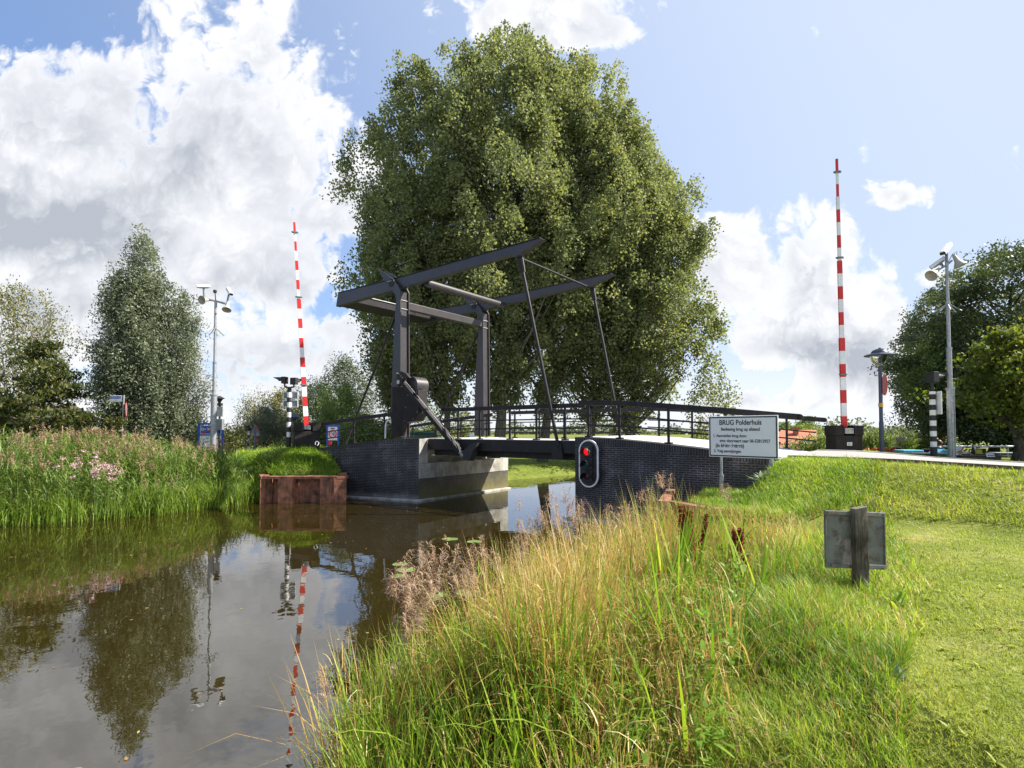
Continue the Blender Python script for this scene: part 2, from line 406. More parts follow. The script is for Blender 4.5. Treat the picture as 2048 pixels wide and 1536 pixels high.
m, t = newmat('weathered_sign_back')
w1 = tnoise(t, 3.5, 6, .65); w2 = tnoise(t, 9, 6, .7)
mx_ = nn(t, 'ShaderNodeMix', data_type='RGBA'); t.links.new(ramp(t, w2, [(.5, (0, 0, 0)), (.64, (1, 1, 1))]), mx_.inputs[0])
t.links.new(ramp(t, w1, [(.35, (.13, .13, .125)), (.65, (.22, .22, .21))]), mx_.inputs[6]); mx_.inputs[7].default_value = (.11, .075, .055, 1)
bsdf(t, mx_.outputs[2], .6, .1, .4, w2, .15, .01); MAT['signback'] = m
def bark(name, c0, c1):
    m, t = newmat(name); n = tnoise(t, 4, 7, .7, 'Object', (3, 3, .7))
    bsdf(t, ramp(t, n, [(.35, c0), (.65, c1)]), .9, 0, .2, n, .8, .05); return m
MAT['bark'] = bark('poplar_bark', (.06, .055, .042), (.20, .185, .145))
MAT['bark2'] = bark('dark_bark', (.03, .026, .02), (.10, .088, .07))
MAT['barkbirch'] = bark('birch_bark', (.10, .09, .08), (.40, .37, .33))
MAT['poplar'] = leafmat('poplar_leaves', [(.0, (.105, .132, .070)), (.45, (.195, .225, .112)), (.8, (.29, .315, .155)), (1.0, (.42, .40, .16))], .46, .55, (1.2, 1.2, .6), .18)
MAT['willow'] = leafmat('silver_willow_leaves', [(.0, (.085, .106, .072)), (.5, (.16, .19, .122)), (1, (.31, .34, .23))], .34, .45, (1.1, 1.1, .7))
MAT['darkleaf'] = leafmat('dark_elm_leaves', [(.0, (.040, .062, .030)), (.5, (.072, .104, .044)), (1, (.15, .18, .065))], .33, .45)
MAT['limeleaf'] = leafmat('yellow_green_leaves', [(.0, (.045, .075, .016)), (.5, (.10, .14, .025)), (1, (.26, .26, .04))], .5, .5)
MAT['bronze'] = leafmat('bronze_chestnut_leaves', [(.0, (.028, .042, .014)), (.5, (.062, .082, .024)), (1, (.19, .17, .045))], .35, .4)
MAT['birch'] = leafmat('olive_birch_leaves', [(.0, (.08, .092, .038)), (.5, (.16, .165, .062)), (1, (.30, .26, .10))], .4, .5)
MAT['bush'] = leafmat('bright_shrub_leaves', [(.0, (.07, .12, .032)), (.5, (.15, .215, .060)), (1, (.29, .34, .11))], .4, .5)
MAT['redleaf'] = leafmat('red_flower', [(.0, (.45, .012, .012)), (1, (.75, .04, .02))], .3, .5, (1, 1, 1))
MAT['pink'] = leafmat('dusty_pink_flower', [(.0, (.42, .22, .26)), (1, (.75, .52, .52))], .3, .6, (1, 1, 1))
MAT['docksd'] = leafmat('rust_brown_seeds', [(.0, (.10, .022, .016)), (.6, (.24, .045, .025)), (1, (.38, .10, .045))], .25, .6, (1.1, .8, .6))
MAT['blade'] = leafmat('green_blades', [(.0, (.075, .15, .015)), (.4, (.17, .29, .030)), (.75, (.31, .41, .055)), (1, (.52, .50, .16))], .45, .45, (1.2, 1.2, .5), .3)
MAT['lawn'] = leafmat('lawn_blades', [(.0, (.16, .21, .026)), (.45, (.30, .36, .050)), (.8, (.45, .46, .10)), (1, (.66, .58, .30))], .42, .5, (1.15, 1.15, .5), .25)
MAT['straw'] = leafmat('dry_straw', [(.0, (.17, .10, .030)), (.4, (.42, .27, .085)), (.75, (.62, .48, .20)), (1, (.84, .76, .52))], .4, .55, (1.1, 1.0, .7), .25)
MAT['plume'] = leafmat('reed_plumes', [(.0, (.15, .095, .065)), (.5, (.36, .25, .17)), (1, (.62, .50, .38))], .35, .7, (1.1, 1, .8), .1)
MAT['reedleaf'] = leafmat('reed_leaves', [(.0, (.05, .105, .022)), (.45, (.125, .21, .040)), (.8, (.24, .31, .085)), (1, (.44, .41, .18))], .4, .45, (1.2, 1.15, .6), .35)
MAT['greyleaf'] = leafmat('grey_green_leaves', [(.0, (.10, .15, .075)), (1, (.28, .34, .22))], .3, .5, (1.1, 1.1, .7))
m, t = newmat('canal_water')
c_ = nn(t, 'ShaderNodeTexCoord'); mp_ = nn(t, 'ShaderNodeMapping'); mp_.inputs['Scale'].default_value = (1, 1, 1); t.links.new(c_.outputs['Object'], mp_.inputs[0])
wa = nn(t, 'ShaderNodeTexNoise'); wa.inputs['Scale'].default_value = 2.2; wa.inputs['Detail'].default_value = 3; wa.inputs['Roughness'].default_value = .5; t.links.new(mp_.outputs[0], wa.inputs[0])
b_ = bsdf(t, (.020, .0145, .003), .01, 0, .5, wa.outputs[0], .022, .10); b_.inputs['IOR'].default_value = 2.25
MAT['water'] = m
m, t = newmat('soil_and_turf')
g1 = tnoise(t, .9, 8, .65); g2 = tnoise(t, 14, 5, .7)
c1_ = ramp(t, g1, [(.35, (.10, .135, .024)), (.55, (.17, .20, .042)), (.7, (.27, .25, .10))])
mm_ = nn(t, 'ShaderNodeMix', data_type='RGBA', blend_type='MULTIPLY'); mm_.inputs[0].default_value = .8; t.links.new(c1_, mm_.inputs[6]); t.links.new(ramp(t, g2, [(.3, (.45, .45, .4)), (.7, (1.2, 1.2, 1.1))]), mm_.inputs[7])
bsdf(t, mm_.outputs[2], .95, 0, .1, g2, .6, .03); MAT['ground'] = m
m, t = newmat('pale_brick_road')
g1 = tnoise(t, 20, 5, .6); g2 = tnoise(t, .6, 4)
c1_ = ramp(t, g1, [(.3, (.26, .235, .22)), (.7, (.36, .33, .31))])
bsdf(t, c1_, .85, 0, .25, g1, .2, .01); MAT['road'] = m
m, t = newmat('lamp_glass')
gb = nn(t, 'ShaderNodeBsdfGlass'); gb.inputs['Roughness'].default_value = .12; gb.inputs['IOR'].default_value = 1.15; gb.inputs[0].default_value = (.92, .94, .96, 1)
go_ = nn(t, 'ShaderNodeOutputMaterial'); t.links.new(gb.outputs[0], go_.inputs[0]); MAT['glass'] = m
def emit(name, col, s):
    m, t = newmat(name); e = nn(t, 'ShaderNodeEmission'); e.inputs[0].default_value = (*col, 1); e.inputs[1].default_value = s
    o = nn(t, 'ShaderNodeOutputMaterial'); t.links.new(e.outputs[0], o.inputs[0]); return m
MAT['redlamp'] = emit('lit_red_lens', (1, .015, .02), .36)
MAT['greenlens'] = paint('unlit_green_lens', (.008, .07, .075), .15, .1, 3)
MAT['redlens'] = paint('unlit_red_lens', (.06, .006, .006), .15, .1, 3)
BR_A = brick('dark_brick_along_road', AX); BR_P = brick('dark_brick_quay', PX, algae=1.5); 
WL = Vector((-.92, .39, 0)).normalized(); WLN = Vector((WL.y, -WL.x, 0))   # wing wall of the far abutment; WLN points inland side
if WLN.y < 0: WLN = -WLN
BR_L = brick('dark_brick_wing', WL); BRS_A = brick('soldier_course', AX, soldier=True); BRS_L = brick('soldier_course_wing', WL, soldier=True); BRS_P = brick('soldier_course_quay', PX, soldier=True)

# ------------------------------------------------------------------ terrain
BLp = [(-60,-30),(-24,6.5),(-15.2,15.6),(-11.8,18.0),(-9.75,21.3),(-6.75,21.4),(-6.95,22.95),(-3.0,21.9),(-.2,25.8),(-1.6,29.0),(.14,30.4),(3.9,33.9),(14,43.5),(60,88)]
BRp = [(72,84),(24,36),(9,23.5),(5.3,21.6),(2.5,17.6),(4.9,15.0),(4.95,14.4),(3.65,11.9),(4.0,10.85),(3.4,10.2),(2.2,9.4),(1.05,7.6),(-.2,5.6),(-.72,4.2),(-.2,2.2),(-2.0,-4),(-12,-32)]
POLY = np.array(BLp+BRp, float)
def poly_sd(x, y, poly=POLY):
    x = np.asarray(x, float); y = np.asarray(y, float)
    d = np.full(x.shape, 1e9); ins = np.zeros(x.shape, bool); n = len(poly)
    for i in range(n):
        ax, ay = poly[i]; bx, by = poly[(i+1) % n]; ex, ey = bx-ax, by-ay
        t = np.clip(((x-ax)*ex+(y-ay)*ey)/(ex*ex+ey*ey), 0, 1)
        d = np.minimum(d, np.hypot(x-ax-t*ex, y-ay-t*ey))
        c = ((ay > y) != (by > y)) & (x < (bx-ax)*(y-ay)/(by-ay+1e-12)+ax); ins ^= c
    return np.where(ins, -d, d)
def sm(x): x = np.clip(x, 0, 1); return x*x*(3-2*x)
def wob(x, y): return .5*np.sin(x*1.7+.6*np.sin(y*1.3))+.5*np.sin(y*2.1+1.1*np.sin(x*.9))
def terrain(x, y):
    x = np.asarray(x, float); y = np.asarray(y, float)
    sd = poly_sd(x, y)
    rx, ry = x-CR.x, y-CR.y
    s = rx*AX.x+ry*AX.y; d = rx*PX.x+ry*PX.y
    right = sm((x-1.25*y*0.0+3.0)/1.0)*(d < 2.5)*(s > -8)
    base = np.where(right > .5, 1.17, 0.98)
    base = np.where((d > 5.5) & (s < 0), .62, base)
    base = base+(1.62-base)*sm((s-3)/3)*sm((d-4.6)/2)
    slope = np.where(right > .5, .42, .62)
    # the sheet-piled corners stand steep
    pr = np.hypot(x-4.6, y-12.4) < 2.7
    plf = np.hypot(x+7.2, y-21.8) < 2.3
    slope = np.where(pr | plf, 9.0, slope)
    base = np.where(pr, 1.19, base)
    h = np.minimum(base, .02+slope*np.maximum(sd, 0))
    far = sm((np.hypot(x, y)-60)/60); h = h*(1-far)+far*.75
    # road embankments either side of the bridge
    hr = lerp_tab(s, ROADZ)-.022*np.clip(d, 0, 7)*sm((s-6.8)/2.5)
    def emb(s0, s1, d0, d1, w, ks=1.0):
        ds = np.maximum(np.maximum(s0-s, s-s1), 0); dd = np.maximum(np.maximum(d0-d, d-d1), 0)
        return sm(1-np.hypot(ds*ks, dd)/w)
    e = np.maximum(emb(6.1, 70, -.5, WID+2.6, 3.6, 4.2), emb(-70, -12.3, -1.6, WID+2, 2.7))
    h = np.where(sd > 0, h+(np.maximum(hr-.03, h)-h)*e*sm(sd/.5), h)
    nat = np.where(sd > .3, .025*wob(x, y)*(1-e), 0)
    return np.where(sd > 0, h+nat, np.maximum(-1.2, -.05+.8*sd))
def graded(lo, hi, c0, c1, fine, growth=1.18):
    xs = list(np.arange(c0, c1+1e-6, fine)); st = fine
    while xs[-1] < hi: st *= growth; xs.append(min(hi, xs[-1]+st))
    st = fine
    while xs[0] > lo: st *= growth; xs.insert(0, max(lo, xs[0]-st))
    return np.array(xs)
gx = graded(-900, 900, -16, 17, .14); gy = graded(-40, 1800, 1.5, 24, .14)
XX, YY = np.meshgrid(gx, gy); ZZ = terrain(XX, YY)
nx, ny = len(gx), len(gy)
idx = np.arange(nx*ny).reshape(ny, nx)
quads = np.stack([idx[:-1, :-1], idx[:-1, 1:], idx[1:, 1:], idx[1:, :-1]], -1).reshape(-1, 4)
go = bulk('ground', np.stack([XX, YY, ZZ], -1).reshape(-1, 3), [quads], MAT['ground'])
go.data.polygons.foreach_set('use_smooth', [True]*len(go.data.polygons)); tag(go, kind='structure')
def T(x, y): return float(terrain(np.array([x]), np.array([y]))[0])
wmb = MB(); wmb.add([(-120, -45, 0), (95, -45, 0), (95, 100, 0), (-120, 100, 0)], [(0, 1, 2, 3)])
tag(obj('water', wmb, MAT['water']), kind='structure')
# road strips (with kerb edge) on the two approaches
def strip(name, s0, s1, d0, d1, dz, mat, step=.5):
    ss = np.arange(s0, s1+.01, step); mb = MB(); vs = []
    for s_ in ss:
        z = float(lerp_tab(s_, ROADZ))+dz; cf = .022*float(sm(np.array((s_-6.8)/2.5))); vs += [SD(s_, d0, z-cf*d0), SD(s_, d1, z-cf*d1), SD(s_, d1, z-.25-cf*d1), SD(s_, d0, z-.25-cf*d0)]
    fs = []
    for i in range(len(ss)-1):
        a, b = 4*i, 4*i+4
        fs += [(a, b, b+1, a+1), (a+1, b+1, b+2, a+2), (a+3, a, b, b+3)][0:3]
    mb.add(vs, fs); return tag(obj(name, mb, mat), kind='structure')
strip('road', 5.98, 60, .35, WID-.5, .045, MAT['road'])
strip('road', -60, -12.3, .2, WID-.4, .045, MAT['road'])
strip('kerb', 5.98, 60, WID-.5, WID-.32, .07, MAT['slab'])
strip('kerb', 5.98, 60, .2, .35, .06, MAT['planter'])

# ------------------------------------------------------------------ abutments
def wallp(mb, o, d, nrm, t0, t1, zb0, zb1, zt0, zt1, n0, n1, mi=0):
    """upright slab along d from t0 to t1, between offsets n0..n1 on nrm, bottom zb, top zt (may slope)"""
    o = Vector(o); q = [o+d*t0+nrm*n0+ZV*zb0, o+d*t1+nrm*n0+ZV*zb1, o+d*t1+nrm*n0+ZV*zt1, o+d*t0+nrm*n0+ZV*zt0]
    mb.prism(q, nrm*(n1-n0), mi)
def wallcurve(mb, o, d, nrm, tab, zb, dz0, dz1, n0, n1):
    """tab [(t,ztop)]; fills between ztop+dz0 (or zb) and ztop+dz1"""
    for (t0, z0), (t1, z1) in zip(tab[:-1], tab[1:]):
        wallp(mb, o, d, nrm, t0, t1, zb if zb is not None else z0+dz0, zb if zb is not None else z1+dz0, z0+dz1, z1+dz1, n0, n1)
RT = [(0, 2.53), (1.2, 2.49), (2.6, 2.38), (4.2, 2.22), (5.83, 2.04)]
ab = thing('bridge_abutment', CR, 'dark brick bridge abutment with the boat traffic light, nearest the white text sign', 'abutment', 'brick abutments of the drawbridge')
m1 = MB(); wallcurve(m1, CR, AX, PX, RT, -1.1, 0, -.19, 0, .45); obj('wing_wall', m1, BR_A, ab)
m1 = MB(); wallcurve(m1, CR, AX, PX, RT, None, -.19, 0, -.012, .42); obj('coping', m1, BRS_A, ab)
m1 = MB(); wallcurve(m1, CR+PX*(WID-.45), AX, PX, RT, -1.1, 0, 0, 0, .45); obj('wing_wall', m1, BR_A, ab)
m1 = MB(); wallp(m1, CR, PX, -AX, .45, WID-.45, -1.1, -1.1, 1.9, 1.9, -.45, 0); obj('quay_wall', m1, BR_P, ab)
m1 = MB(); wallcurve(m1, CR, AX, PX, [(t_, z_) for t_, z_ in RT], None, -.25, .015, .42, WID-.45); obj('deck_slab', m1, MAT['slab'], ab)
m1 = MB(); wallp(m1, CR, AX, PX, 5.83, 6.0, .6, .6, 2.05, 2.03, -.05, WID+.05); obj('end_beam', m1, MAT['concrete'], ab, .01)
m1 = MB(); wallp(m1, CR, AX, PX, -.2, 5.0, -.6, -.6, .05, .05, -.28, 0); obj('footing', m1, MAT['concrete'], ab, .02)
LT = [(0, 2.42), (.9, 2.42), (2.0, 2.34), (3.5, 2.17), (5.4, 1.93)]
ab2 = thing('bridge_abutment', CL, 'dark brick bridge abutment with pale concrete corner block under the steel gate', 'abutment', 'brick abutments of the drawbridge')
m1 = MB(); wallcurve(m1, CL, WL, WLN, LT, -1.1, 0, -.17, 0, .45); obj('wing_wall', m1, BR_L, ab2)
m1 = MB(); wallcurve(m1, CL, WL, WLN, LT, None, -.17, 0, -.012, .42); obj('coping', m1, BRS_L, ab2)
m1 = MB(); wallp(m1, CL, PX, AX, .0, WID+.3, -1.1, -1.1, .86, .86, -.5, 0); obj('quay_wall', m1, BR_P, ab2)
m1 = MB(); wallp(m1, CL, PX, AX, .0, WID+.3, .86, .86, 1.44, 1.44, -.5, .02); obj('bearing_beam', m1, MAT['concrete'], ab2, .008)
m1 = MB(); wallp(m1, CL, PX, AX, .0, .45, 1.445, 1.445, 2.40, 2.40, -.5, .022); obj('corner_block', m1, MAT['concrete'], ab2, .008)
m1 = MB(); wallp(m1, CL, PX, AX, WID-.3, WID+.3, 1.445, 1.445, 2.40, 2.40, -.5, .022); obj('corner_block', m1, MAT['concrete'], ab2, .008)
m1 = MB(); wallp(m1, CL, PX, AX, .45, WID-.3, 1.0, 1.0, 2.3, 2.3, -.9, -.46); obj('back_wall', m1, MAT['concrete'], ab2)
m1 = MB(); wallp(m1, CL+PX*WID, -AX, PX, .5, 5.6, -.5, -.5, 2.38, 1.95, -.1, .3); obj('wing_wall', m1, BR_A, ab2)
m1 = MB()
for (t0, z0), (t1, z1) in zip(LT[:-1], LT[1:]):
    a0, a1 = CL+WL*t0+WLN*.42, CL+WL*t1+WLN*.42; b0, b1 = CL-AX*t0+PX*(WID-.05), CL-AX*t1+PX*(WID-.05)
    m1.prism([a0+ZV*(z0-.2), a1+ZV*(z1-.2), b1+ZV*(z1-.2), b0+ZV*(z0-.2)], ZV*.19)
obj('deck_slab', m1, MAT['slab'], ab2)
m1 = MB(); wallp(m1, CL, WL, WLN, -.1, 4.5, -.6, -.6, .07, .05, -.2, 0); wallp(m1, CL, PX, AX, -.1, WID+.3, -.6, -.6, .07, .07, 0, .2); obj('footing', m1, MAT['concrete'], ab2, .02)

# ------------------------------------------------------------------ drawbridge
NP = Vector((-4.79, 22.5, 0)); PN = PX
def tr(px, py, off=0.0): return onplane(px, py, NP+PX*off, PN)
BW = 5.2
db = thing('drawbridge', NP+ZV*2.4, 'black steel drawbridge with tall gate frame and long sloping balance beams', 'drawbridge')
beam_px = [(675,586),(798,555),(1079,475.5),(1085,478),(1042,505),(1037,512),(1028,513),(1021,509.5),(808,573.5),(671,613)]
beam = [tr(*q) for q in beam_px]
def frame_plate(mb, pts, off, th): mb.prism([Vector(p)+PX*off for p in pts], PX*th)
def inset(pts, k):
    c = sum((Vector(p) for p in pts), Vector())/len(pts); out = []
    n = len(pts)
    for i in range(n):
        a, b, c2 = Vector(pts[i-1]), Vector(pts[i]), Vector(pts[(i+1) % n])
        e1 = (b-a).normalized(); e2 = (c2-b).normalized(); n1 = e1.cross(PX); n2_ = e2.cross(PX)
        nn_ = (n1+n2_); 
        if nn_.length < 1e-5: nn_ = n1
        nn_.normalize(); mid = b+nn_*.001
        out.append(b-nn_*k if (b-c).dot(nn_) > 0 else b+nn_*k)
    return out
post_px = [(787,874),(788.5,771),(797,598),(795,590),(786,577),(770,556),(759.5,538),(775,547),(788,557),(800,570),(806,583),(806.5,874)]
for off in (0.0, BW):
    m1 = MB(); frame_plate(m1, beam, off+.02, .24); b1 = obj('balance_beam', m1, MAT['steelgrey'], db, .012)
    # lighter flange strips along beam edges
    m1 = MB()
    tp = [beam[0], beam[1], beam[2]]
    for a_, b_ in zip(tp[:-1], tp[1:]): m1.bar(a_+PX*(off+.14)+ZV*.012, b_+PX*(off+.14)+ZV*.012, .30, .022)
    obj('flange', m1, MAT['black'], b1)
    post = [tr(*q) for q in post_px]
    m1 = MB(); frame_plate(m1, post, off-.14, .05); frame_plate(m1, post, off+.31, .05)
    core = [Vector(p)-AX*(.07 if i >= 8 else 0) for i, p in enumerate(post)]
    core2 = core[:4]+core[8:]
    frame_plate(m1, core2, off-.09, .115); frame_plate(m1, core[0:3]+core[10:], off+.025, .285)
    pp = obj('gate_post', m1, [MAT['steelgrey']], db)
    for ypx in (600, 617):
        m1 = MB(); q = tr(805, ypx); m1.bar(q+PX*(off-.13)-AX*.02, q+PX*(off+.36)-AX*.02, .02, .02); obj('spacer', m1, MAT['edge'], pp)
    m1 = MB(); q = tr(788, 567); m1.tube([q+PX*(off-.155), q+PX*(off+.375)], .17, 24); obj('pivot_pin', m1, MAT['black'], pp, smooth_a=40)
    m1 = MB(); m1.bar(tr(*((778, 566)))+PX*(off-.165)+AX*.09, tr(789, 563)+PX*(off-.165)+AX*.0, .012, .02); obj('pin_plate', m1, MAT['edge'], pp)
    rt = tr(1035, 512)+PX*(off+.14); rb = tr(1110, 893)+PX*(off+(.20 if off == 0 else -.2))
    m1 = MB(); m1.tube([rt+(rb-rt)*.06, rb], .058, 10); hr_ = obj('hanger_rod', m1, MAT['black'], db, smooth_a=50)
    m1 = MB()
    for k_ in (-.07, .07): m1.bar(rt+PX*k_, rt+(rb-rt)*.085+PX*k_*.6, .025, .16)
    m1.tube([rt-PX*.12, rt+PX*.12], .05, 10); obj('clevis', m1, MAT['black'], hr_)
    st_ = tr(803, 603)+PX*(off-.02); sb_ = tr(692, 888)+PX*(off-.02)
    if off: sb_ = sb_+ZV*.0
    m1 = MB(); m1.tube([st_, sb_], .05, 10); obj('back_stay', m1, MAT['black'], db, smooth_a=50)
t0b, t1b = beam[0], beam[-1]
m1 = MB(); cwq = [t1b+AX*.02+ZV*.03, t1b+AX*1.15+ZV*.08, t1b+AX*1.15+ZV*.40, t1b+AX*.02+ZV*.52]
m1.prism([q+PX*.26 for q in cwq], PX*(BW-.24)); obj('counterweight', m1, MAT['black'], db, .015)
m1 = MB(); m1.bar(t1b+AX*1.17+ZV*.42+PX*.27, t1b+AX*1.17+ZV*.42+PX*(BW), .05, .03); obj('counterweight_lit_edge', m1, MAT['edge'], db)  # thin pale bar paints the sunlit top edge of the counterweight
q = tr(843, 563); m1 = MB(); m1.tube([q+PX*.26, q+PX*(BW+.02)], .155, 18); obj('cross_tube', m1, MAT['steelgrey'], db, smooth_a=50)
q = tr(800, 610); m1 = MB(); m1.obox(q+PX*(.36+(BW-.5)/2)+AX*.02, AX*.13, PX*((BW-.5)/2), ZV*.15); obj('gate_crossbeam', m1, MAT['steelgrey'], db, .015)
q0 = tr(1035, 514); m1 = MB(); m1.tube([q0+PX*.2, q0+PX*(BW+.08)], .042, 10); obj('tie_rod', m1, MAT['black'], db, smooth_a=50)
# leaf
LZ = 2.385
m1 = MB(); wallp(m1, CL, AX, PX, .06, 6.93, LZ-.12, LZ-.12, LZ, LZ, .55, WID-.4); leaf = obj('bridge_leaf', m1, MAT['slab'], db)
for d0 in (.43, WID-.45):
    m1 = MB(); wallp(m1, CL, AX, PX, .04, 6.95, LZ-.40, LZ-.40, LZ+.012, LZ+.012, d0, d0+.12)
    obj('edge_beam', m1, MAT['black'], leaf, .008)
for d0 in (.75, 2.6, WID-.9):
    m1 = MB(); wallp(m1, CL, AX, PX, .1, 6.9, 1.76, 1.76, LZ-.125, LZ-.125, d0, d0+.2); obj('girder', m1, MAT['black'], leaf)
m1 = MB(); wallp(m1, CL, AX, PX, .1, 6.9, LZ+.014, LZ+.014, LZ+.03, LZ+.03, .42, .51); obj('edge_strip', m1, MAT['edge'], leaf)
# push arm bracket on the edge beam
m1 = MB(); bq = onplane(938, 903, CL-PX*.12, PX)
m1.prism([onplane(*q_, CL+PX*.14, PX) for q_ in ((922, 905), (941, 888), (952, 886), (951, 893), (938, 922), (925, 917))], PX*.28)
obj('arm_bracket', m1, MAT['signalblack'], leaf, .01)
m1 = MB(); m1.prism([onplane(*q_, CL+PX*.37, PX) for q_ in ((1108, 888), (1122, 886), (1126, 916), (1106, 918), (1102, 900))], PX*.05); obj('rod_bracket', m1, MAT['black'], leaf)
# drive housing, drum and push arm at the near post
HO = -.42
def hp(pts, off): return [tr(*q_, off) for q_ in pts]
m1 = MB(); m1.prism(hp([(784,873),(784,775),(787,773),(811,774),(814,786),(806,848),(801,873)], HO), PX*.24); obj('drive_housing', m1, MAT['darkbox'], db, .012)
m1 = MB(); m1.prism(hp([(813,788),(836,780),(837,826),(828,842),(806,846)], HO-.02), PX*.5); gg_ = obj('gear_guard', m1, MAT['darkbox'], db, .012, label='brown stained gear guard plate')
for bx_, by_ in ((815.5, 790), (833, 784), (834, 824), (826, 838), (809, 842), (811, 815)):
    m1 = MB(); c_ = tr(bx_, by_, HO-.03); m1.tube([c_, c_+PX*.03], .018, 8); obj('bolt', m1, MAT['galv'], gg_)
m1 = MB(); c_ = tr(822, 771, HO+.1); m1.tube([c_, c_+PX*.62], .36, 28); obj('gear_drum', m1, MAT['steelgrey'], db, .01, smooth_a=40)
m1 = MB(); m1.prism(hp([(791,764),(794,747),(802,742),(811,746),(818,755),(806,759),(801,770),(795,773)], HO-.22), PX*.14); hd = obj('crank_hub', m1, MAT['black'], db, .012)
m1 = MB(); c_ = tr(796, 764, HO-.25); m1.tube([c_, c_+PX*.06], .085, 18); obj('hub_pin', m1, MAT['edge'], hd, smooth_a=40)
m1 = MB()
for px_, py_ in ((794.5, 746.5), (798, 747.5), (802, 752), (805, 755.5)):
    q = tr(px_, py_, HO-.235); m1.box(q, (.05, .02, .035), rz=.5)
obj('lettering', m1, paint('faded_yellow', (.42, .30, .08), .6), hd)
a0 = tr(803, 760, HO-.1); a1 = tr(924, 911, HO-.1); 
a1 = onplane(928, 912, CL+PX*.22, PX)
m1 = MB(); m1.bar(a0, a1-(a1-a0)*.06, .16, .30, up=PX); arm = obj('push_arm', m1, MAT['black'], db, .012)
for k_ in range(7):
    m1 = MB(); c_ = a0.lerp(a1, .12+.12*k_)-PX*.083; m1.tube([c_, c_+PX*.02], .018, 8); obj('bolt', m1, MAT['edge'], arm)
m1 = MB(); dn = (a1-a0).normalized(); up_ = PX.cross(dn).normalized()
if up_.z < 0: up_ = -up_
m1.bar(a0+up_*.152-PX*.078, a1-(a1-a0)*.06+up_*.152-PX*.078, .008, .010, up=PX)
obj('arm_flange', m1, MAT['edge'], arm)
m1 = MB(); m1.bar(a1-(a1-a0)*.1, a1, .10, .16, up=PX); obj('arm_fork', m1, MAT['galv'], arm, .01)
# ------------------------------------------------------------------ railings
def railing(parent, pts, posts, h=1.08, rails=(.36, .64), over=0.25, topw=.07, toph=.15, end_round=True, mat=None, names=('handrail', 'rail', 'post'), lead=None):
    mat = mat or MAT['black']
    pts = [Vector(p) for p in pts]
    lens = [0]
    for a_, b_ in zip(pts[:-1], pts[1:]): lens.append(lens[-1]+(b_-a_).length)
    L = lens[-1]
    def at(t_):
        t_ = min(max(t_, 0), L)
        for i in range(len(pts)-1):
            if t_ <= lens[i+1]+1e-9: return pts[i].lerp(pts[i+1], (t_-lens[i])/(lens[i+1]-lens[i]))
        return pts[-1]
    dirv = (pts[-1]-pts[0]); dirv.z = 0; dirv.normalize(); nv = dirv.cross(ZV)
    tp = [p+ZV*h for p in pts]
    e1 = (pts[-1]-pts[-2]).normalized(); e0 = (pts[0]-pts[1]).normalized()
    tp[-1] = tp[-1]+e1*over
    if lead: tp[0] = tp[0]+e0*lead
    m1 = MB()
    for a_, b_ in zip(tp[:-1], tp[1:]): m1.bar(a_, b_, topw, toph)
    if end_round:
        c_ = tp[-1]; m1.tube([c_-nv*topw/2, c_+nv*topw/2], toph/2, 16)
    obj(names[0], m1, mat, parent, .006)
    for r_ in rails:
        m1 = MB()
        for a_, b_ in zip(pts[:-1], pts[1:]): m1.bar(a_+ZV*h*r_, b_+ZV*h*r_, .03, .045)
        obj(names[1], m1, mat, parent)
    for f in posts:
        q = at(f*L); m1 = MB(); m1.box(q+ZV*(h/2), (.07, .045, h), rz=math.atan2(dirv.y, dirv.x))
        m1.box(q+ZV*.03, (.2, .16, .05), rz=math.atan2(dirv.y, dirv.x))
        obj(names[2], m1, mat, parent)
def rail_thing(label, pts, posts, **k):
    r = thing('bridge_railing', pts[0], label, 'railing', 'steel railings of the bridge'); railing(r, pts, posts, **k); return r
rail_thing('black railing on the brick wing wall directly behind the white text sign', [CR+AX*t_+PX*.24+ZV*z_ for t_, z_ in RT[:1]+RT[1:]], [.06, .12+.12, .50, .77], lead=.0, over=.45)
rail_thing('black railing on the far road side ending beside the charcoal barrier box', [SD(.1, WID+.0, 2.5), SD(2.6, WID, 2.36), SD(5.9, WID, 2.02)], [.08, .30, .55, .85], rails=(.34, .6))
rail_thing('black railing climbing from the barrier box to the gate post on the brick wing', [CL+WL*5.6+WLN*.2+ZV*1.92, CL+WL*3.5+WLN*.2+ZV*2.17, CL+WL*2.0+WLN*.2+ZV*2.33, CL+WL*1.15+WLN*.2+ZV*2.41], [.1, .52, .86], h=1.0, over=.1, lead=.1)
rail_thing('short black railing sloping away behind the far gate post', [SD(-7.6, WID-.1, 2.40), SD(-10, WID, 2.2), SD(-13.5, WID+.1, 1.85)], [.06, .35, .65, .95], over=.0)
for d0, ps in ((.53, [.13, .30, .52, .70, .88]), (WID-.5, [.04, .25, .45, .65, .85])):
    railing(db, [CL+AX*.75+PX*d0+ZV*LZ, CL+AX*7.05+PX*d0+ZV*(LZ+.02)], ps, h=1.14, rails=(.35, .62) if d0 < 2 else (.22, .42, .62), over=.0, names=('deck_handrail', 'deck_rail', 'deck_post'), end_round=False)
# white grab rail by the gate post
gq = CL+WL*1.55+WLN*.16+ZV*2.40
m1 = MB(); m1.tube([gq-AX*.18+ZV*-.05, gq-AX*.16+ZV*.5, gq-AX*.12+ZV*.66, gq-AX*.0+ZV*.74, gq+AX*.1+ZV*.72, gq+AX*.16+ZV*.62], .035, 10)
solo('grab_rail', m1, MAT['white'], 'bent white tubular grab rail on the wing wall beside the gate post', 'grab rail', smooth_a=60)

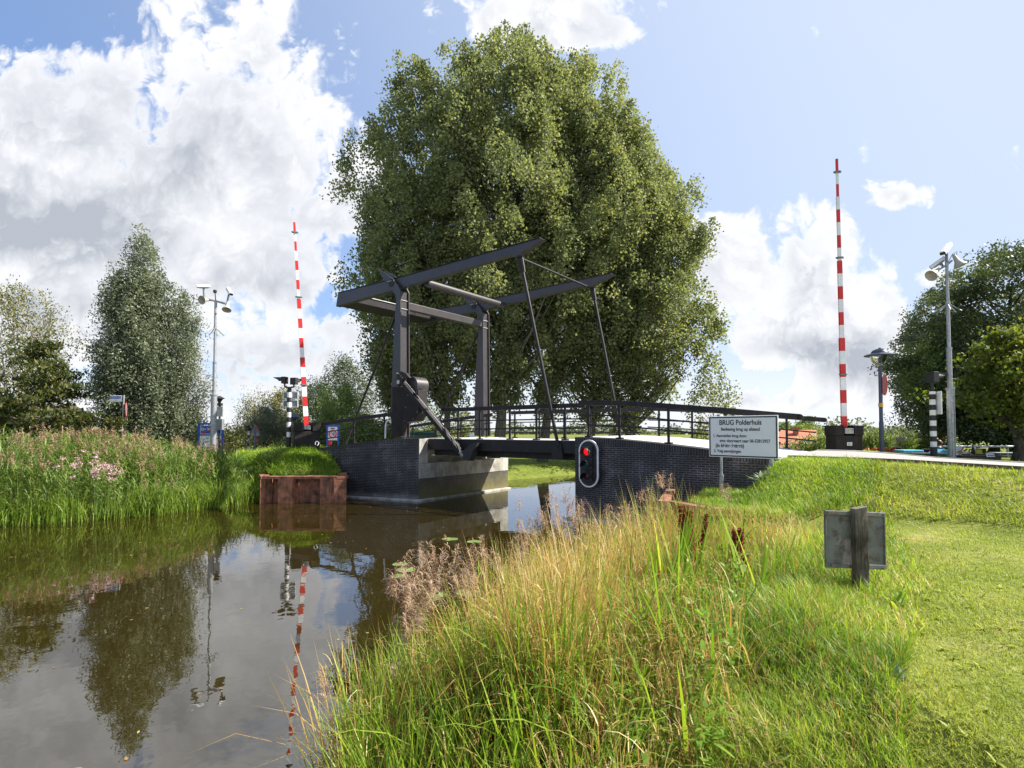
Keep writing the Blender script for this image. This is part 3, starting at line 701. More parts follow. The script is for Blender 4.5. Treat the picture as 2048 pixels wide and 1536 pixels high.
# ------------------------------------------------------------------ boat traffic light on the wall
sc_ = onplane(1177, 927, CR-PX*.22, PX); sl_ = thing('boat_traffic_light', sc_, 'black stadium shaped boat traffic light with white rim and lit red lamp', 'traffic light')
def stadium(c, w, h, ax, n=14):
    r = w/2; hh = h/2-r; out = []
    for k in range(n+1): a = math.pi*k/n; out.append(c+ax*(r*math.cos(a))+ZV*(hh+r*math.sin(a)))
    for k in range(n+1): a = math.pi+math.pi*k/n; out.append(c+ax*(r*math.cos(a))+ZV*(-hh+r*math.sin(a)))
    return out
LW, LH = .66, 1.44
m1 = MB(); m1.prism(stadium(sc_, LW-.06, LH-.06, AX), PX*.05); obj('backboard', m1, MAT['signalblack'], sl_)
m1 = MB(); o1 = stadium(sc_-PX*.012, LW, LH, AX); i1 = stadium(sc_-PX*.012, LW-.085, LH-.085, AX); n_ = len(o1)
for k in range(n_):
    k2 = (k+1) % n_; m1.prism([o1[k], o1[k2], i1[k2], i1[k]], PX*.05)
obj('rim', m1, MAT['white'], sl_)
for k, (mt_, nm) in enumerate(((MAT['redlamp'], 'red_lens'), (MAT['greenlens'], 'green_lens'), (MAT['redlens'], 'red_lens'))):
    c_ = sc_+ZV*(.37-.37*k)-PX*.02
    m1 = MB(); m1.box(c_-PX*.02, (.32, .08, .33), rz=math.atan2(AX.y, AX.x)); hs_ = obj('lamp_housing', m1, MAT['signalblack'], sl_, .01)
    m1 = MB(); m1._lathe(c_-PX*.062, [(.12, 0), (.11, .02), (.06, .04), (0, .045)], 20, 0, -PX); obj(nm, m1, mt_, hs_, smooth_a=60)
    m1 = MB(); n_ = 12; vs = []; fs = []
    for j in range(n_+1):
        a = R(-25)+R(230)*j/n_; r_ = AX*math.cos(a)*.145+ZV*math.sin(a)*.145
        vs += [c_-PX*.06+r_, c_-PX*.26+r_*.96-ZV*.04, c_-PX*.06+r_*1.06, c_-PX*.26+r_*1.02-ZV*.04]
    for j in range(n_): a = 4*j; fs += [(a, a+1, a+5, a+4), (a+2, a+6, a+7, a+3), (a+1, a+3, a+7, a+5)]
    m1.add(vs, fs); obj('visor', m1, MAT['signalblack'], hs_)
m1 = MB()
m1.bar(sc_-ZV*.6+PX*.07, sc_+ZV*.6+PX*.07, .05, .04)
for k in range(-2, 3): m1.bar(sc_+ZV*(.28*k)+PX*.06, sc_+ZV*(.28*k)+PX*.23, .04, .04)
obj('wall_bracket', m1, MAT['galv'], sl_)

# ------------------------------------------------------------------ sheet piles
def sheet(name, label, pts, ztop, zbot, period, depth, cap):
    pts = [Vector((x, y, 0)) for x, y in pts]
    r = thing(name, pts[0]+ZV*ztop, label, 'sheet piling', 'rusty sheet pile corners')
    m1 = MB(); m2 = MB(); prevline = []
    cen = sum(pts, Vector())/len(pts)
    for a_, b_ in zip(pts[:-1], pts[1:]):
        d = b_-a_; L = d.length; d.normalize(); nv = Vector((d.y, -d.x, 0))
        if nv.dot(cen-CAM) > 0: nv = -nv
        npn = max(1, round(L/period)); q = L/npn
        for i in range(npn):
            for f0, o0 in ((0, 1), (.30, 1), (.40, 0), (.74, 0), (.84, 1)): prevline.append(a_+d*(q*(i+f0))-nv*depth*o0)
        prevline.append(b_)
        m2.bar(a_+ZV*ztop-nv*(depth*.4)-d*.03, b_+ZV*ztop-nv*(depth*.4)+d*.03, cap, .10)
    vs = []; 
    for p in prevline: vs += [p+ZV*zbot, p+ZV*(ztop-.02)]
    m1.add(vs, [(2*i, 2*i+2, 2*i+3, 2*i+1) for i in range(len(prevline)-1)])
    o = obj('pile_wall', m1, MAT['rust'], r); so_ = o.modifiers.new('solid', 'SOLIDIFY'); so_.thickness = .03
    obj('capping_beam', m2, MAT['rust'], r, .01); return r
sheet('sheet_pile_corner', 'rusty brown sheet piling below the grass mound at the far wing wall', [(-9.9, 21.6), (-9.35, 20.55), (-6.25, 20.75), (-6.8, 22.7)], .97, -1.0, 1.45, .40, .34)
sheet('sheet_pile_corner', 'rusty brown sheet piling below the white text sign', [(4.15, 14.1), (3.32, 11.75), (3.75, 10.75), (4.9, 10.0)], 1.19, -1.0, 1.2, .25, .22)

# ------------------------------------------------------------------ barriers
def barrier(base, tip_dir, L, wid, face_dir, label, front_detail, boxw=.86, boxd=.8, boxh=.9, bands=21):
    base = Vector(base); r = thing('road_barrier', base, label, 'barrier', 'raised red and white road barriers')
    fd = Vector(face_dir).normalized(); sd = ZV.cross(fd)
    m1 = MB(); m1.obox(base+ZV*boxh*.31, sd*boxw*.47, fd*boxd*.47, ZV*boxh*.33); hb = obj('housing', m1, MAT['darkbox'], r, .015)
    m1 = MB()
    m1.obox(base+ZV*(boxh*.82)-sd*boxw*.34, sd*boxw*.16, fd*boxd*.5, ZV*boxh*.18); m1.obox(base+ZV*(boxh*.82)+sd*boxw*.34, sd*boxw*.16, fd*boxd*.5, ZV*boxh*.18)
    m1.obox(base+ZV*(boxh*.82)-fd*boxd*.30, sd*boxw*.18, fd*boxd*.19, ZV*boxh*.178)
    obj('hood', m1, MAT['darkbox'], r, .015)
    td = Vector(tip_dir).normalized(); p0 = base+ZV*(boxh*.86)+fd*.05
    m1 = MB(); sdv = sd
    for k in range(bands):
        f0, f1 = k/bands, (k+1)/bands; w0 = wid*(1.0 if k < 7 else .82 if k < 13 else .62 if k < 18 else .45)
        m1.bar(p0+td*L*f0, p0+td*L*f1, w0, w0*.62, 0 if k % 2 == 0 else 1, up=fd)
    bm_ = obj('boom', m1, [MAT['red'], MAT['white']], r)
    for f in (.20, .63, .95):
        m1 = MB(); q = p0+td*L*f+fd*.02; m1.tube([q-sd*(wid*.72), q-sd*wid*.40], .032, 10); m1.tube([q+sd*wid*.40, q+sd*wid*.72], .032, 10)
        m1.box(q, (wid*.95, wid*.75, .05), rz=math.atan2(sd.y, sd.x)); obj('boom_lamp', m1, MAT['grey'], bm_)
    m1 = MB(); m1.obox(base+ZV*boxh*.80+fd*boxd*.36, sd*.13, fd*.11, ZV*.09); obj('boom_clamp', m1, MAT['galv'], r, .01)
    if front_detail == 'plate':
        m1 = MB(); m1.obox(base+ZV*boxh*.34+fd*(boxd*.47+.012), sd*.075, fd*.008, ZV*.055); pl = obj('maker_plate', m1, MAT['white'], hb)
        m1 = MB()
        for k in range(3): m1.obox(base+ZV*(boxh*.34+.03-.03*k)+fd*(boxd*.47+.023), sd*.055, fd*.002, ZV*.006)
        obj('plate_lines', m1, MAT['grey'], hb)
        m1 = MB(); m1.obox(base+ZV*boxh*.80+fd*(boxd*.36+.118), sd*.03, fd*.004, ZV*.03); obj('warning_sticker', m1, MAT['yellow'], hb)
    else:
        m1 = MB(); c_ = base+ZV*.14+fd*(boxd*.5)+sd*front_detail
        n_ = 14; m1.tube([c_+sd*(.07*math.sin(2*math.pi*j/n_*.86-2.4))+ZV*(.085*math.cos(2*math.pi*j/n_*.86-2.4)) for j in range(n_+1)], .018, 8)
        obj('lifting_eye', m1, MAT['white'], r, smooth_a=60)
    return r
q = P(1688, 906, 18.0); tip = P(1672, 319, 18.0)
barrier(q, (tip-(q+ZV*.78)), (tip-(q+ZV*.78)).length, .16, (-.12, -1, 0), 'raised red and white barrier standing beside the dark slate lamp post', 'plate')
q = P(612, 893, 23.6); p0 = P(603, 848, 23.6); tip = P(579, 446, 23.6); 
barrier(q, (tip-p0), (tip-p0).length+.1, .195, (.45, -.9, 0), 'raised red and white barrier leaning over the tall reeds side, by the brick wing', .38, boxw=1.1, boxd=1.0, boxh=1.02)

# ------------------------------------------------------------------ striped signal posts
def striped(mb, base, h, r, band, k0=0, n=14, mk=(0, 1)):
    z = 0; k = k0
    while z < h-1e-4:
        z1 = min(h, z+band); mb.tube([Vector(base)+ZV*z, Vector(base)+ZV*z1], r, n, mk[k % 2]); z = z1; k += 1
def signal_lamp(parent, c, d, s, mat):
    """square lamp head looking along d with long pointed sun hood"""
    d = Vector(d).normalized(); sd = ZV.cross(d).normalized()
    m1 = MB(); m1.obox(c, d*s*.30, sd*s*.5, ZV*s*.5); hd = obj('lamp_head', m1, mat, parent, .01)
    m1 = MB(); n_ = 12; vs = []; fs = []
    for j in range(n_+1):
        a = math.pi*(-.12+1.24*j/n_); e = sd*math.cos(a)+ZV*math.sin(a)
        ln = s*(.45+1.0*max(0, math.sin(a)))
        vs += [c+d*s*.3+e*s*.44, c+d*(s*.3+ln)+e*s*.40+ZV*s*.02]
    for j in range(n_): a = 2*j; fs.append((a, a+1, a+3, a+2))
    m1.add(vs, fs); ho = obj('hood', m1, mat, hd); so_ = ho.modifiers.new('solid', 'SOLIDIFY'); so_.thickness = .012
    return hd
b0 = P(577, 894, 23.3); sp1 = thing('signal_post', b0, 'black and white banded post with twin hooded lamps before the reed side barrier', 'signal post', 'black and white banded signal posts')
hh = (P(577, 776, 23.3)-b0).z
m1 = MB(); striped(m1, b0, .42, .1, .5); striped(m1, b0+ZV*.42, hh-.42, .085, .21, 1); obj('pole', m1, [MAT['signalblack'], MAT['white']], sp1, smooth_a=40)
m1 = MB(); c_ = b0+ZV*hh; m1.tube([c_+Vector((-.20, 0, .22)), c_+Vector((-.19, 0, .05)), c_, c_+Vector((.19, 0, .05)), c_+Vector((.20, 0, .22))], .04, 8); m1.tube([c_-ZV*.1, c_+ZV*.05], .06, 10); obj('yoke', m1, MAT['signalblack'], sp1, smooth_a=60)
signal_lamp(sp1, c_+Vector((-.20, 0, .33)), (-1, .1, 0), .29, MAT['signalblack']); signal_lamp(sp1, c_+Vector((.20, 0, .29)), (.35, 1, 0), .29, MAT['signalblack'])
for k in range(2):
    m1 = MB(); cc = b0+ZV*(hh-.30-.36*k)+Vector((.0, .13, 0)); m1.box(cc, (.66, .03, .32)); sb = obj('sign_panel', m1, MAT['white'], sp1, .01)
    m1 = MB()
    for sx in (-.17, .20): m1 = MB(); m1.box(cc+Vector((sx, -.02, 0)), (.22, .02, .24)); obj('panel_back', m1, MAT['grey'], sb)
b0 = P(1868, 917, 18); sp2 = thing('signal_post', b0, 'black and white banded post with one hooded lamp beside the thick galvanised mast', 'signal post', 'black and white banded signal posts')
hh = (P(1866, 783, 18)-b0).z
m1 = MB(); striped(m1, b0, .38, .098, .4); striped(m1, b0+ZV*.38, hh-.38, .09, .172, 1); obj('pole', m1, [MAT['signalblack'], MAT['white']], sp2, smooth_a=40)
m1 = MB(); c_ = b0+ZV*hh; m1.tube([c_, c_+ZV*.2, c_+ZV*.36], [.05, .05, .1], 10); obj('yoke', m1, MAT['signalblack'], sp2)
signal_lamp(sp2, c_+ZV*.47, (1, .15, 0), .34, MAT['signalblack'])
m1 = MB(); m1.obox(b0+ZV*(hh-.38)+Vector((.14, .03, 0)), Vector((.018, 0, 0)), Vector((.05, .30, 0)), ZV*.37); obj('sign_panel', m1, MAT['white'], sp2, .01)

# ------------------------------------------------------------------ camera masts
def horn(parent, c, d, s):
    d = Vector(d).normalized(); m1 = MB(); m1._lathe(c, [(.03, -.1), (.06, -.08), (.07, .0), (.10, .12), (.19, .34), (.20, .36), (.17, .34), (.08, .1), (.0, .08)] if s is None else [(a*s, b*s) for a, b in ((.08, -.42), (.12, -.40), (.15, -.1), (.2, .2), (.44, .60), (.46, .66), (.42, .62), (.15, .2), (.0, .18))], 18, 0, d)
    return obj('horn_speaker', m1, MAT['planterhorn'], parent, smooth_a=50)
MAT['planterhorn'] = paint('beige_horn', (.36, .34, .29), .5, .2, 5)
def cctv(parent, c, d, L, w, post_to):
    d = Vector(d).normalized(); sd = d.cross(ZV).normalized(); u = sd.cross(d)
    m1 = MB(); n_ = 8
    sec = [(-.5, -.30), (.5, -.30), (.5, .12), (.34, .42), (-.34, .42), (-.5, .12)]
    vs = [c-d*L*.5+sd*w*a+u*w*b for a, b in sec]; m1.prism(vs, d*L); cb = obj('camera', m1, MAT['white'], parent, .012)
    m1 = MB(); m1.obox(c+d*L*.47-u*w*.02, d*L*.035, sd*w*.42, u*w*.28); obj('camera_front', m1, MAT['signalblack'], cb)
    m1 = MB(); m1.obox(c-u*w*.36, d*L*.32, sd*w*.3, u*w*.07); m1.tube([c-u*w*.3, Vector(post_to)+ZV*.1, Vector(post_to)], .045, 8); obj('camera_bracket', m1, MAT['grey'], cb, smooth_a=60)
def mast(b0, tops, radii, label):
    r = thing('camera_mast', b0, label, 'camera mast', 'galvanised camera masts'); b0 = Vector(b0)
    z = 0; m1 = MB()
    for i, (zt, rd) in enumerate(zip(tops, radii)):
        m1.tube([b0+ZV*z, b0+ZV*zt], rd, 12 if i else 10); m1.tube([b0+ZV*(zt-.03), b0+ZV*(zt+.03)], rd*1.15, 12); z = zt
    pole = obj('pole', m1, MAT['galv'], r, smooth_a=40)
    return r, z
def prongs(r, c, n, L):
    m1 = MB()
    for k in range(n):
        a = 2*math.pi*k/n+.3; m1.tube([c, c+Vector((math.cos(a)*L, math.sin(a)*L, -L*.75))], .017, 5)
    m1.tube([c-ZV*.06, c+ZV*.06], .07, 10); obj('climb_guard', m1, MAT['galv'], r)
Yl = 24.0; b0 = P(426, 908, Yl)
tz = lambda y: (P(428, y, Yl)-b0).z
r, z = mast(b0, [tz(790), tz(725), tz(603)], [.125, .075, .055], 'slim camera mast with a wide cross arm rising from the reeds')
prongs(r, b0+ZV*tz(655), 8, .42)
top = b0+ZV*tz(603); al = P(406, 597, Yl); ar = P(457, 609, Yl+.1); al.x -= .0
m1 = MB(); m1.tube([al, top+ZV*.02, ar], .042, 8); obj('cross_arm', m1, MAT['galv'], r, smooth_a=60)
m1 = MB(); s0 = P(430, 583, Yl); m1.tube([top, s0], .022, 8); m1.tube([s0-ZV*.06, s0-ZV*.02, s0+ZV*.05, s0+ZV*.07], [.06, .075, .075, .06], 12); obj('weather_sensor', m1, MAT['signalblack'], r)
cctv(r, P(407, 573, Yl), (-1, -.5, -.12), .52, .17, al+Vector((.05, 0, .0)))
cctv(r, P(459, 583, Yl), (.75, -.8, -.75), .62, .17, ar-Vector((.05, 0, 0)))
horn(r, P(413, 600, Yl-.1), (-.25, -1, -.25), .42); horn(r, P(455, 610, Yl-.1), (.12, -.5, -1), .42)
Yr = 18.0; b0 = P(1904, 921, Yr)
tz = lambda y: (P(1900, y, Yr)-b0).z
r, z = mast(b0, [tz(777), tz(697), tz(605), tz(528)], [.108, .074, .053, .046], 'thick based camera mast beside the terrace with cameras bunched at its head')
m1 = MB()
for k in (-.05, .05): m1.tube([b0+Vector((k, -.108, 0)), b0+Vector((k, -.108, tz(778)))], .012, 5)
obj('pole_seam', m1, MAT['galv'], r)
prongs(r, b0+ZV*tz(607), 8, .36)
top = P(1892, 530, Yr); top = Vector((b0.x, b0.y, top.z))
cctv(r, P(1889, 498, Yr)+Vector((.05, 0, 0)), (-.72, -.45, -.62), .66, .18, top+ZV*.02)
cctv(r, P(1884, 520, Yr)+Vector((.1, .3, 0)), (-.6, .5, -.55), .5, .17, top+Vector((-.05, .1, -.05)))
horn(r, P(1912, 518, Yr), (.35, -.25, -1), .42); horn(r, P(1872, 543, Yr), (-1, -.3, -.75), .42)
m1 = MB(); m1.tube([P(1904, 521, Yr), top-ZV*.0, P(1880, 538, Yr)], .03, 6); m1.tube([top, P(1905, 508, Yr), P(1914, 503, Yr), P(1913, 512, Yr)], .012, 5); obj('cross_arm', m1, MAT['grey'], r)

# ------------------------------------------------------------------ lamp post with speed sign
Y = 18.0; b0 = P(1764, 911, Y); tz = lambda y: (P(1762, y, Y)-b0).z
r = thing('street_lamp', b0, 'slate blue street lamp with a wide disc shade and round red rimmed sign', 'street lamp')
m1 = MB(); m1.tube([b0, b0+ZV*tz(845), b0+ZV*tz(842), b0+ZV*tz(733)], [.074, .068, .058, .054], 14); obj('pole', m1, MAT['ltblue'], r, smooth_a=40)
m1 = MB(); m1.tube([b0+ZV*tz(814), b0+ZV*tz(806)], .071, 14); obj('number_band', m1, paint('orange_band', (.55, .30, .04), .5), r)
zc = tz(712)
m1 = MB(); m1._lathe(b0+ZV*zc, [(.09, .02), (.44, .0), (.455, .02), (.40, .055), (.26, .085), (.245, .13), (.2, .19), (.1, .235), (.04, .245), (.035, .275), (0, .28)], 32, 0, ZV); sh = obj('shade', m1, MAT['ltblue'], r, smooth_a=35)
m1 = MB(); m1._lathe(b0+ZV*zc, [(.275, .0), (.262, -.06), (.205, -.18), (.12, -.27), (.08, -.30), (.0, -.3)], 24, 0, ZV); obj('glass_bowl', m1, MAT['glass'], r, smooth_a=60)
m1 = MB(); m1.tube([b0+ZV*(zc-.25), b0+ZV*(zc-.02)], [.05, .03], 10)
for k in range(4):
    a = math.pi/4+k*math.pi/2; e = Vector((math.cos(a), math.sin(a), 0)); m1.tube([b0+ZV*(zc-.29)+e*.09, b0+ZV*(zc-.18)+e*.213, b0+ZV*(zc)+e*.28], .01, 5)
obj('lamp_stay', m1, MAT['ltblue'], r)
sc2 = P(1766, 770, Y)+Vector((.06, .0, 0)); sn = Vector((.93, -.36, 0)).normalized(); sx = ZV.cross(sn)
m1 = MB(); m1._lathe(sc2, [(.34, -.02), (.34, .0), (.0, .001)], 32, 0, sn); sg = obj('speed_sign', m1, MAT['red'], r)
m1 = MB(); m1._lathe(sc2, [(.27, .0), (.27, .006), (.0, .007)], 32, 0, sn); obj('sign_face', m1, MAT['white'], sg)
text('60', 'numerals', MAT['inkblack'], sc2+sn*.012-sx*.2-ZV*.12, sx, ZV, .36, sg, bold=.012)

# ------------------------------------------------------------------ white text sign
xl = P(1418, 874, 13.8); xr = P(1557, 874, 12.55); xd = Vector((xr.x-xl.x, xr.y-xl.y, 0)); SW_ = xd.length; xd.normalize()
sn = xd.cross(ZV); 
if sn.y > 0: sn = -sn
zb = P(1487, 915.5, 13.2).z; zt = P(1487, 831.5, 13.2).z; SH_ = zt-zb; c0 = Vector(((xl.x+xr.x)/2, (xl.y+xr.y)/2, (zb+zt)/2))
r = thing('text_sign', Vector((c0.x, c0.y, T(c0.x, c0.y))), 'white rectangular text sign with black border on two galvanised posts', 'sign')
m1 = MB(); m1.obox(c0, xd*SW_/2, sn*.015, ZV*SH_/2); bd = obj('board', m1, MAT['whitesign'], r, .01)
m1 = MB()
e = .035; t_ = .028
for sgn in (-1, 1):
    m1.obox(c0+ZV*sgn*(SH_/2-e)+sn*.017, xd*(SW_/2-e+t_/2), sn*.002, ZV*t_/2)
    m1.obox(c0+xd*sgn*(SW_/2-e)+sn*.0175, xd*t_/2, sn*.002, ZV*(SH_/2-e-t_/2))
obj('border', m1, MAT['inkblack'], bd)
fs = SW_/139.0   # metres per picture pixel on the board
def line(s, x0, x1, y, size, bold=.0): text(s, 'lettering', MAT['inkblack'], c0+sn*.019+xd*(x0*SW_)+ZV*(y*SH_), xd, ZV, size*SH_, bd, 'LEFT', .0008, bold, fit=(x1-x0)*SW_)
line('BRUG Polderhuis', -.33, .28, .285, .17, .003); line('Bediening brug op afstand', -.305, .254, .145, .11, .002)
line('1. Aanmelden brug door:', -.42, .072, -.01, .11, .002); line('sms: doorvaart naar 06-53812957', -.328, .395, -.132, .11, .002)
line('(in kleine letters)', -.39, .03, -.256, .11, .003); line('2. Volg aanwijzingen', -.42, -.013, -.382, .11, .002)
for px_, yy in ((1440, 13.63), (1540, 12.72)):
    q = P(px_, 900, yy); q.z = 0; q = q-sn*.05; g = T(q.x, q.y)
    m1 = MB(); m1.tube([q+ZV*(g-.1), q+ZV*(g+.42), q+ZV*(g+.44), q+ZV*(zt-.03)], [.052, .052, .034, .034], 12); m1.tube([q+ZV*(g+.38), q+ZV*(g+.44)], .058, 12); obj('post', m1, MAT['galv'], r, smooth_a=40)

# ------------------------------------------------------------------ weathered sign seen from behind
Y = 5.6; tl, tr_, bl, br_ = P(1648, 1020, Y-.05), P(1768, 1025, Y+.05), P(1650, 1133, Y-.05), P(1771, 1140, Y+.05)
pb = P(1715, 1182, Y); r = thing('old_sign', Vector((pb.x, pb.y, T(pb.x, pb.y))), 'weathered grey sign seen from behind on a mossy wooden post', 'sign')
xd = (tr_-tl).normalized(); zd = (tl-bl).normalized(); yd = xd.cross(zd)
if yd.y < 0: yd = -yd
m1 = MB(); m1.prism([tl, tr_, br_, bl], yd*.006); bd = obj('board', m1, MAT['signback'], r)
m1 = MB()
for a_, b_ in ((tl, tr_), (bl, br_)): 
    s_ = -1 if a_ is tl else 1; m1.obox((a_+b_)/2+zd*s_*.022-yd*.010, xd*(b_-a_).length/2, yd*.009, zd*.020)
for a_, b_ in ((tl, bl), (tr_, br_)):
    s_ = 1 if a_ is tl else -1; m1.obox((a_+b_)/2+xd*s_*.008-yd*.009, xd*.007, yd*.008, zd*((a_-b_).length/2-.044))
obj('folded_rim', m1, MAT['signback'], bd, .003)
m1 = MB()
for a_ in (tl+xd*.03-zd*.02, tr_-xd*.03-zd*.02, bl+xd*.05+zd*.02, br_-xd*.05+zd*.02): m1.tube([a_-yd*.028, a_-yd*.015], .009, 8)
obj('bolt', m1, MAT['planter'], bd)
pt = P(1711, 1013, Y); pm = P(1715, 1190, Y); pw = .064
m1 = MB(); vs = []; fs = []; n_ = 9
for k in range(n_):
    f = k/(n_-1); c_ = pm.lerp(pt, f); c_.y -= .055
    for (ax_, ay_) in ((-1, -1), (0, -1.06), (1, -1), (1, 1), (-1, 1)):
        j = .004*math.sin(k*2.1+ax_*3+ay_); vs.append(c_+Vector(((pw+j)*ax_, (.04+j)*ay_, (-.25 if k == 0 else 0)+(.012*ax_ if k == n_-1 else 0))))
for k in range(n_-1):
    for j in range(5): j2 = (j+1) % 5; fs.append((k*5+j, k*5+j2, k*5+5+j2, k*5+5+j))
fs += [(4, 3, 2, 1, 0), tuple((n_-1)*5+j for j in range(5))]
m1.add(vs, fs); obj('post', m1, MAT['wood'], r, .004)

# ------------------------------------------------------------------ traffic signs over the reeds and along the far road
Y = 24.5; b0 = P(242, 885, Y); b0.z = T(b0.x, b0.y)
r = thing('street_name_sign', b0, 'small blue and white street name sign on a grey pole above the reeds', 'sign')
ztop = P(247, 790, Y).z
m1 = MB(); m1.tube([b0, Vector((b0.x+.08, b0.y, ztop))], .035, 8); obj('pole', m1, MAT['galv'], r, smooth_a=50)
c_ = P(233, 797.5, Y)+Vector((0, -.03, 0)); m1 = MB(); m1.box(c_, (.54, .02, .28)); pl = obj('name_plate', m1, MAT['white'], r, .01)
m1 = MB(); m1.box(c_+Vector((-.01, -.013, .055)), (.46, .006, .11)); obj('blue_strip', m1, MAT['blue'], pl)
text('Wilderwal', 'lettering', MAT['white'], c_+Vector((-.20, -.018, .02)), (1, 0, 0), ZV, .095, pl)
text('1-9', 'lettering', MAT['grey'], c_+Vector((-.05, -.012, -.10)), (1, 0, 0), ZV, .08, pl)
c_ = P(250, 819, Y)+Vector((.02, .04, 0)); sn = Vector((.85, .5, 0)).normalized(); m1 = MB(); m1._lathe(c_, [(.30, -.012), (.30, .012), (0, .013)], 24, 0, sn); rs = obj('round_sign', m1, [MAT['galv']], r)
m1 = MB(); n_ = 24; e1 = ZV; e2 = sn.cross(ZV); m1.tube([c_+(e1*math.cos(2*math.pi*j/n_)+e2*math.sin(2*math.pi*j/n_))*.30 for j in range(n_+1)], .018, 6); obj('red_rim', m1, MAT['red'], rs)
c_ = P(247, 841, Y)+Vector((0, .04, 0)); m1 = MB(); m1.obox(c_, Vector((.17, -.03, 0)), Vector((.002, .012, 0)), ZV*.15); up_ = obj('under_plate', m1, MAT['grey'], r, .005)

Y = 27.0; q0, q1 = P(396, 846, Y), P(447, 901, Y)
r = thing('village_sign', Vector(((q0.x+q1.x)/2, Y, q1.z-.1)), 'blue framed village end sign with a red stroke behind the slim camera mast', 'sign')
W_, H_ = q1.x-q0.x, q0.z-q1.z; cx = (q0.x+q1.x)/2
m1 = MB()
for sx in (-1, 1): m1.box((cx+sx*(W_/2-.05), Y, (q0.z+q1.z)/2-.2), (.1, .08, H_+.4))
m1.box((cx, Y, q0.z-.04), (W_-.2, .08, .09)); m1.box((cx, Y, q0.z-H_*.44), (W_-.2, .08, .05)); obj('frame', m1, MAT['blue'], r, .01)
m1 = MB(); m1.box((cx, Y+.01, q0.z-H_*.25), (W_-.2, .03, H_*.33)); up_ = obj('name_panel', m1, MAT['blue'], r)
m1 = MB(); a_ = .02
for z_ in (q0.z-H_*.10, q0.z-H_*.40): m1.box((cx, Y-.01, z_), (W_-.24, .02, a_))
for sx in (-1, 1): m1.box((cx+sx*(W_/2-.13), Y-.012, q0.z-H_*.25), (a_, .018, H_*.28))
obj('white_line', m1, MAT['white'], up_)
text('De Ve', 'lettering', MAT['white'], (cx-W_*.36, Y-.022, q0.z-H_*.275), (1, 0, 0), ZV, .19, up_, bold=.006)
text('p', 'lettering', MAT['white'], (cx+W_*.33, Y-.022, q0.z-H_*.275), (1, 0, 0), ZV, .19, up_, bold=.006)
m1 = MB(); m1.bar((cx-W_*.38, Y-.026, q0.z-H_*.38), (cx+W_*.38, Y-.026, q0.z-H_*.13), .01, .04); obj('red_stroke', m1, MAT['red'], up_)
m1 = MB(); m1.box((cx, Y+.01, q0.z-H_*.67), (W_-.2, .03, H_*.42)); lo_ = obj('message_panel', m1, MAT['whitesign'], r)
xd = Vector((.97, 0, .24)); text('et zijn', 'lettering', MAT['inkblack'], (cx-W_*.30, Y-.012, q0.z-H_*.62), xd, Vector((-.24, 0, .97)), .13, lo_); text('e klein', 'lettering', MAT['inkblack'], (cx-W_*.28, Y-.012, q0.z-H_*.74), xd, Vector((-.24, 0, .97)), .12, lo_)
m1 = MB(); c_ = Vector((cx+W_*.28, Y-.015, q0.z-H_*.66)); n_ = 20
m1.tube([c_+Vector((math.cos(2*math.pi*j/n_), 0, math.sin(2*math.pi*j/n_)))*.15 for j in range(n_+1)], .024, 6); obj('red_ring', m1, MAT['red'], lo_)
m1 = MB()
for sx in (.12, .38): m1.box((cx+W_*sx, Y-.012, q0.z-H_*.90), (.12, .02, .13))
obj('red_block', m1, MAT['red'], lo_)

Y = 26.0; b0 = P(438, 905, Y); r = thing('bell_signal', b0, 'dark signal post with a bell hood and grey boxes behind the slim camera mast', 'signal post')
zz = lambda y: P(438, y, Y).z
m1 = MB(); m1.tube([b0, Vector((b0.x, Y, zz(800)))], .05, 8); obj('pole', m1, MAT['signalblack'], r)
m1 = MB(); m1._lathe(Vector((b0.x-.02, Y, zz(797))), [(.05, -.22), (.09, -.12), (.15, -.03), (.24, .0), (.20, .03), (.08, .10), (0, .13)], 18, 0, ZV); obj('bell_hood', m1, MAT['signalblack'], r, smooth_a=40)
m1 = MB(); m1.box((b0.x+.04, Y-.08, zz(809)), (.2, .2, .13)); obj('lamp_head', m1, MAT['signalblack'], r, .01)
m1 = MB(); m1.box((b0.x+.04, Y-.08, zz(823)), (.30, .06, .48)); obj('sign_panel', m1, MAT['galv'], r, .01)
m1 = MB(); m1.box((b0.x+.06, Y-.1, zz(849)), (.34, .22, .52)); obj('control_box', m1, MAT['grey'], r, .015)

Y = 33.0; b0 = P(496, 908, Y); hh = P(496, 852, Y).z-b0.z; m1 = MB(); striped(m1, b0, hh-.3, .07, .23, 0)
r = thing('banded_post', b0, 'thin black and white banded post beside the triangle warning sign', 'signal post'); obj('pole', m1, [MAT['signalblack'], MAT['white']], r)
m1 = MB(); m1.box(b0+ZV*(hh-.13), (.24, .2, .34)); obj('lamp_head', m1, MAT['signalblack'], r, .02)
Y = 35.0; b0 = P(509, 906, Y); r = thing('warning_sign', b0, 'grey triangle warning signs seen from behind on a thin pole', 'sign')
zz = lambda y: P(509, y, Y).z
m1 = MB(); m1.tube([b0, Vector((b0.x, Y, zz(848)))], .035, 8); obj('pole', m1, MAT['grey'], r)
def tri(c, s, name, par):
    m1 = MB(); pts = [c+Vector((-s/2, .03, 0)), c+Vector((s/2, .03, 0)), c+Vector((.0, .03, s*.9))]; m1.prism(pts, Vector((0, .03, 0))); o = obj(name, m1, MAT['grey'], par)
    m1 = MB(); 
    for i in range(3): m1.bar(pts[i]+Vector((0, .045, 0)), pts[(i+1) % 3]+Vector((0, .045, 0)), .05, .05)
    obj('red_edge', m1, MAT['red'], o); return o
tri(Vector((b0.x, Y, zz(866))), .56, 'triangle_plate', r); tri(Vector((b0.x, Y, zz(884))), .40, 'triangle_plate', r)
